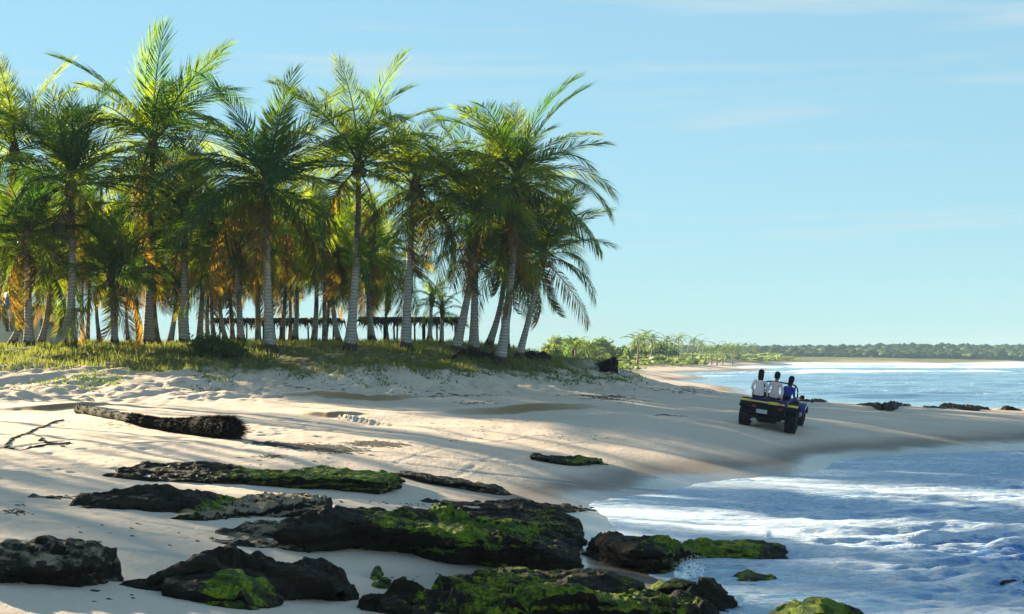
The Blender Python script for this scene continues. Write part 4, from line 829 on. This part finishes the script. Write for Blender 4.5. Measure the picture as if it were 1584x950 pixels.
def person(label, loc, shirt, hairlen, yaw, lean, seed, arm):
    o3 = Matrix.Translation(loc) @ Matrix.Rotation(yaw, 4, 'Z')
    J = {'pel': (0, 0, .12, .145, .115), 'sp': (0, .0 + lean * .3, .32, .13, .095), 'ch': (0, .01 + lean * .6, .49, .155, .105), 'nb': (0, .02 + lean * .85, .615, .065, .06), 'nk': (0, .04 + lean, .68, .052, .052), 'h1': (0, .055 + lean, .75, .072, .085), 'h2': (0, .05 + lean, .84, .078, .095), 'h3': (0, .045 + lean, .905, .05, .06)}
    B = [('pel', 'sp'), ('sp', 'ch'), ('ch', 'nb'), ('nb', 'nk'), ('nk', 'h1'), ('h1', 'h2'), ('h2', 'h3')]
    for s_, nm in ((-1, 'l'), (1, 'r')):
        el, wr = arm[0 if s_ < 0 else 1]
        J['sh' + nm] = (s_ * .175, .01 + lean * .7, .565, .060, .060); J['el' + nm] = (s_ * el[0], el[1], el[2], .044, .044); J['wr' + nm] = (s_ * wr[0], wr[1], wr[2], .030, .030)
        d = (Vector((s_ * wr[0], wr[1], wr[2])) - Vector((s_ * el[0], el[1], el[2]))).normalized(); pm = Vector((s_ * wr[0], wr[1], wr[2])) + d * .075; J['pa' + nm] = (*pm, .034, .020)
        B += [('ch', 'sh' + nm), ('sh' + nm, 'el' + nm), ('el' + nm, 'wr' + nm), ('wr' + nm, 'pa' + nm)]
        sdv = d.cross(Vector((0, 0, 1))).normalized()
        for k in range(5):
            o_ = (k - 1.8) * .019; ln = (.05, .07, .078, .07, .055)[k]
            q = pm + sdv * o_ * 1.2 + d * (.02 if k else -.03); e_ = q + d * ln * .6 + sdv * (.03 if k == 0 else 0) * -1 - Vector((0, 0, .012)); e2 = e_ + d * ln * .5 - Vector((0, 0, .022))
            J['f%d' % k + nm] = (*q, .010, .010); J['g%d' % k + nm] = (*e_, .0095, .0095); J['t%d' % k + nm] = (*e2, .008, .008); B += [('pa' + nm, 'f%d' % k + nm), ('f%d' % k + nm, 'g%d' % k + nm), ('g%d' % k + nm, 't%d' % k + nm)]
        J['hp' + nm] = (s_ * .10, .03, .09, .10, .095); J['kn' + nm] = (s_ * .14, .44, .13, .065, .065); J['an' + nm] = (s_ * .13, .52, -.27, .042, .042); J['to' + nm] = (s_ * .14, .66, -.33, .035, .03); B += [('pel', 'hp' + nm), ('hp' + nm, 'kn' + nm), ('kn' + nm, 'an' + nm), ('an' + nm, 'to' + nm)]
    keys = list(J); me = bpy.data.meshes.new('body_cage'); me.from_pydata([J[k][:3] for k in keys], [(keys.index(a), keys.index(b)) for a, b in B], [])
    bm = bmesh.new(); bm.from_mesh(me); bm.verts.layers.skin.verify(); bm.to_mesh(me); bm.free()
    for i, k in enumerate(keys): sv = me.skin_vertices[0].data[i]; sv.radius = (J[k][3], J[k][4]); sv.use_root = (k == 'pel')
    tmp = bpy.data.objects.new('tmp', me); COL.objects.link(tmp); tmp.modifiers.new('s', 'SKIN'); sb = tmp.modifiers.new('d', 'SUBSURF'); sb.levels = sb.render_levels = 2
    dg = bpy.context.evaluated_depsgraph_get(); em = bpy.data.meshes.new_from_object(tmp.evaluated_get(dg)); bpy.data.objects.remove(tmp)
    em.materials.clear(); [em.materials.append(M[x_]) for x_ in ('skin', shirt, 'dark_cloth')]
    for p in em.polygons:
        c = p.center; k = 0
        if c.z < .60 and c.z > .10 and c.y < .20 + lean and abs(c.x) < .5: k = 1
        if c.z > .60 and c.z < .63 and abs(c.x) > .07: k = 1
        if (c.z < .15 and c.y < .60 and c.z > -.2 and abs(c.x) < .22 and (c.y > .1 or c.z < .12)): k = 2
        if c.y > .22 and c.z > .19: k = 0
        p.material_index = k; p.use_smooth = True
    o = obj('person', em); o.parent = None; o.matrix_world = BM @ o3
    tag(o, label, 'person')
    # hair as a cap round the skull, longer strands down the back
    m = MB(); prof = [(.0, .965), (.055, .955), (.088, .915), (.100, .86), (.100, .80), (.090, .75)]
    m.lathe([(a_ * .98, b_) for a_, b_ in prof[::-1]], (0, .035 + lean, 0), n=16)
    for i, v in enumerate(m.v):
        back = .035 + lean - v[1]; f = max(0, back) / .1
        if v[2] < .83: m.v[i] = (v[0] * (1 + .15 * hairlen * f), v[1] - .012 * f, v[2] - hairlen * .30 * min(1, f) + (.10 if back < -.03 else 0))
    m.build('hair', M['hair'], o, True)
    m = MB(); m.tube([(0, .13 + lean, .83), (0, .165 + lean, .795), (0, .14 + lean, .785)], [.012, .017, .010], 6); m.build('nose', M['skin'], o, True)
    for s_ in (-1, 1):
        m = MB(); m.lathe([(0, -.012), (.022, -.006), (.026, 0), (.018, .008), (0, .01)], (s_ * .083, .06 + lean, .815), 'X', 8); m.build('ear', M['skin'], o, True)
        m = MB(); m.lathe([(0, -.01), (.009, 0), (0, .01)], (s_ * .03, .142 + lean, .845), 'Z', 6); m.build('eye', M['black'], o, True)
    m = MB(); m.tube([(-.022, .142 + lean, .765), (0, .148 + lean, .763), (.022, .142 + lean, .765)], .006, 5); m.build('mouth', M['rose_shirt'], o)
    return o
ar = (((.24, .02, .33), (.17, .20, .22)), ((.25, .03, .33), (.18, .22, .24)))
person('person with long dark hair in pale shirt perched on the buggy tail', (-.40, -1.28, .97), 'pink_shirt', 1.0, R(13), .05, 1, ar)
person('person with short dark hair in rosy shirt sitting up on the buggy tail', (.10, -1.20, .97), 'rose_shirt', .12, R(-6), .03, 2, (((.25, .0, .33), (.23, -.02, .10)), ((.27, -.02, .34), (.26, -.04, .10))))
person('person in blue shirt sitting low in the buggy behind its bar', (.42, -.62, .84), 'blue_shirt', .75, R(-26), .10, 3, ar)

# ------------------------------------------------------------------ far shore: trees, palms, wooded headland
crowns = [leaf_cloud('crown', 420, 2.2, 2.2, 2.6, .42, 500 + i, M['far_leaf']) for i in range(5)]
mb = MB(); mb.tube([(0, 0, -.4), (.1, 0, 1.2), (0, .1, 2.4), (.3, 0, 3.4)], [.2, .15, .12, .06], 6); mb.tube([(.05, .05, 1.6), (-.8, .2, 2.9)], [.09, .04], 5); mb.tube([(.05, .05, 1.8), (.6, -.5, 3.0)], [.08, .03], 5); FT = mb.mesh('trunk'); FT.materials.append(M['wood_grey'])
r = random.Random(77)
far_spots = []
for _ in range(190):
    u = r.uniform(850, 1290); s_ = r.random(); Y = 170 + 420 * s_ ** 1.2 if u < 1150 else r.uniform(420, 640)
    x = (u - 792) / F * Y
    if H0(np.array([x]), np.array([Y]))[0] > 1.7: far_spots.append((x, Y))
for x, Y in far_spots[:120]:
    z = hz(x, Y); t = thing('shore_tree', 'small bushy light green tree on the far low shore', 'tree', (x, Y, z), group='bushy trees along the far shore'); k = r.uniform(.55, 1.15) * (.8 + Y / 900)
    obj('trunk', FT, None, t).scale = (k * .8, k * .8, k * .62); o = obj('crown', r.choice(crowns), None, t, (0, 0, 1.5 * k)); o.scale = (k, k, k * .9); o.rotation_euler = (0, 0, r.uniform(0, 6.28))
def far_palm(x, Y, h, label, group, seed, ks=1.0):
    r = random.Random(seed); z = hz(x, Y); t = thing('palm_tree', label, 'palm tree', (x, Y, z), group=group); top = Vector((r.uniform(-.8, .8), 0, h))
    obj('trunk', trunk_mesh(top, (r.uniform(-.5, .5), 0), .17, .11, seed, 10, 6), M['wood_grey'], t)
    for i in range(13):
        o = obj('frond', r.choice(FR['far']), None, t, top); o.rotation_euler = (r.uniform(-.3, .3), -R(65 - 95 * i / 12), i * 2.4); k_ = ks * r.uniform(.7, 1.25); o.scale = (k_, k_, k_)
for i, (u, Y) in enumerate([(1090, 470), (1101, 500), (1109, 480), (1118, 520), (1133, 530), (1141, 560), (1083, 490), (1006, 330), (999, 345), (1030, 380), (1050, 420), (985, 300), (1070, 440), (1152, 600), (1166, 620), (896, 190), (915, 200)]):
    far_palm((u - 792) / F * Y, Y, rnd.uniform(4.0, 7.2) * (1 if Y < 400 else 1.1) * (.55 if Y < 210 else 1), 'small hazy palm rising from the scrub on the far low shore', 'palms on the far shore', 600 + i, .85 if Y > 210 else .45)
# wooded headland: a mass of tree crowns
rs = np.random.RandomState(21); n = 5200
u = rs.uniform(1000, 1900, n); Y = 720 + 520 * rs.uniform(0, 1, n) ** 1.3; x = (u - 792) / F * Y
ridge = 3.0 + 6.5 * sst(730, 950, Y) + 3.5 * fbm2(x * .008, Y * .004, 3, 95) * sst(730, 900, Y)
ico_v = []; bm = bmesh.new(); bmesh.ops.create_icosphere(bm, subdivisions=1, radius=1); iv = np.array([v.co[:] for v in bm.verts]); it = np.array([[v.index for v in f.verts] for f in bm.faces]); bm.free()
sz = rs.uniform(2.0, 4.2, n); c = np.stack([x, Y, ridge + rs.uniform(-1.0, .8, n)], 1)
V = c[:, None] + iv[None] * (sz[:, None, None] * rs.uniform(.75, 1.25, (n, len(iv), 1))) * np.array([1.2, 1.2, .75]); T3 = (it[None] + (np.arange(n) * len(iv))[:, None, None]).reshape(-1, 3)
tag(obj('headland_forest', mesh_np('headland_forest', V.reshape(-1, 3), None, T3, smooth=False), M['forest']), 'hazy blue wooded headland across the bay', 'forest', kind='stuff')
hx = np.linspace(60, 900, 90); hy = np.linspace(712, 1500, 40); A_, B_ = np.meshgrid(hx, hy); zz = -1.5 + 10 * sst(712, 960, B_) + 3.5 * fbm2(A_ * .008, B_ * .004, 3, 95) * sst(730, 900, B_)
hm = mesh_np('hills', np.stack([A_.ravel(), B_.ravel(), zz.ravel()], 1), grid_quads(40, 90)); tag(obj('hills', hm, M['forest']), kind='structure', label='low wooded hills of the headland')

# ------------------------------------------------------------------ haze
t = NT('haze_air'); v = t.n('ShaderNodeVolumePrincipled'); v.inputs['Color'].default_value = (0.70, 0.86, 1.0, 1); v.inputs['Density'].default_value = 0.00024; v.inputs['Anisotropy'].default_value = -0.5; t.l(v.outputs[0], t.out.inputs['Volume'])
m = MB(); m.box((240, 1195, 12.5), (1600 * 1.7, 2900, 45)); tag(m.build('haze', t.m), 'thin pale sea haze over the bay', 'haze', kind='stuff')
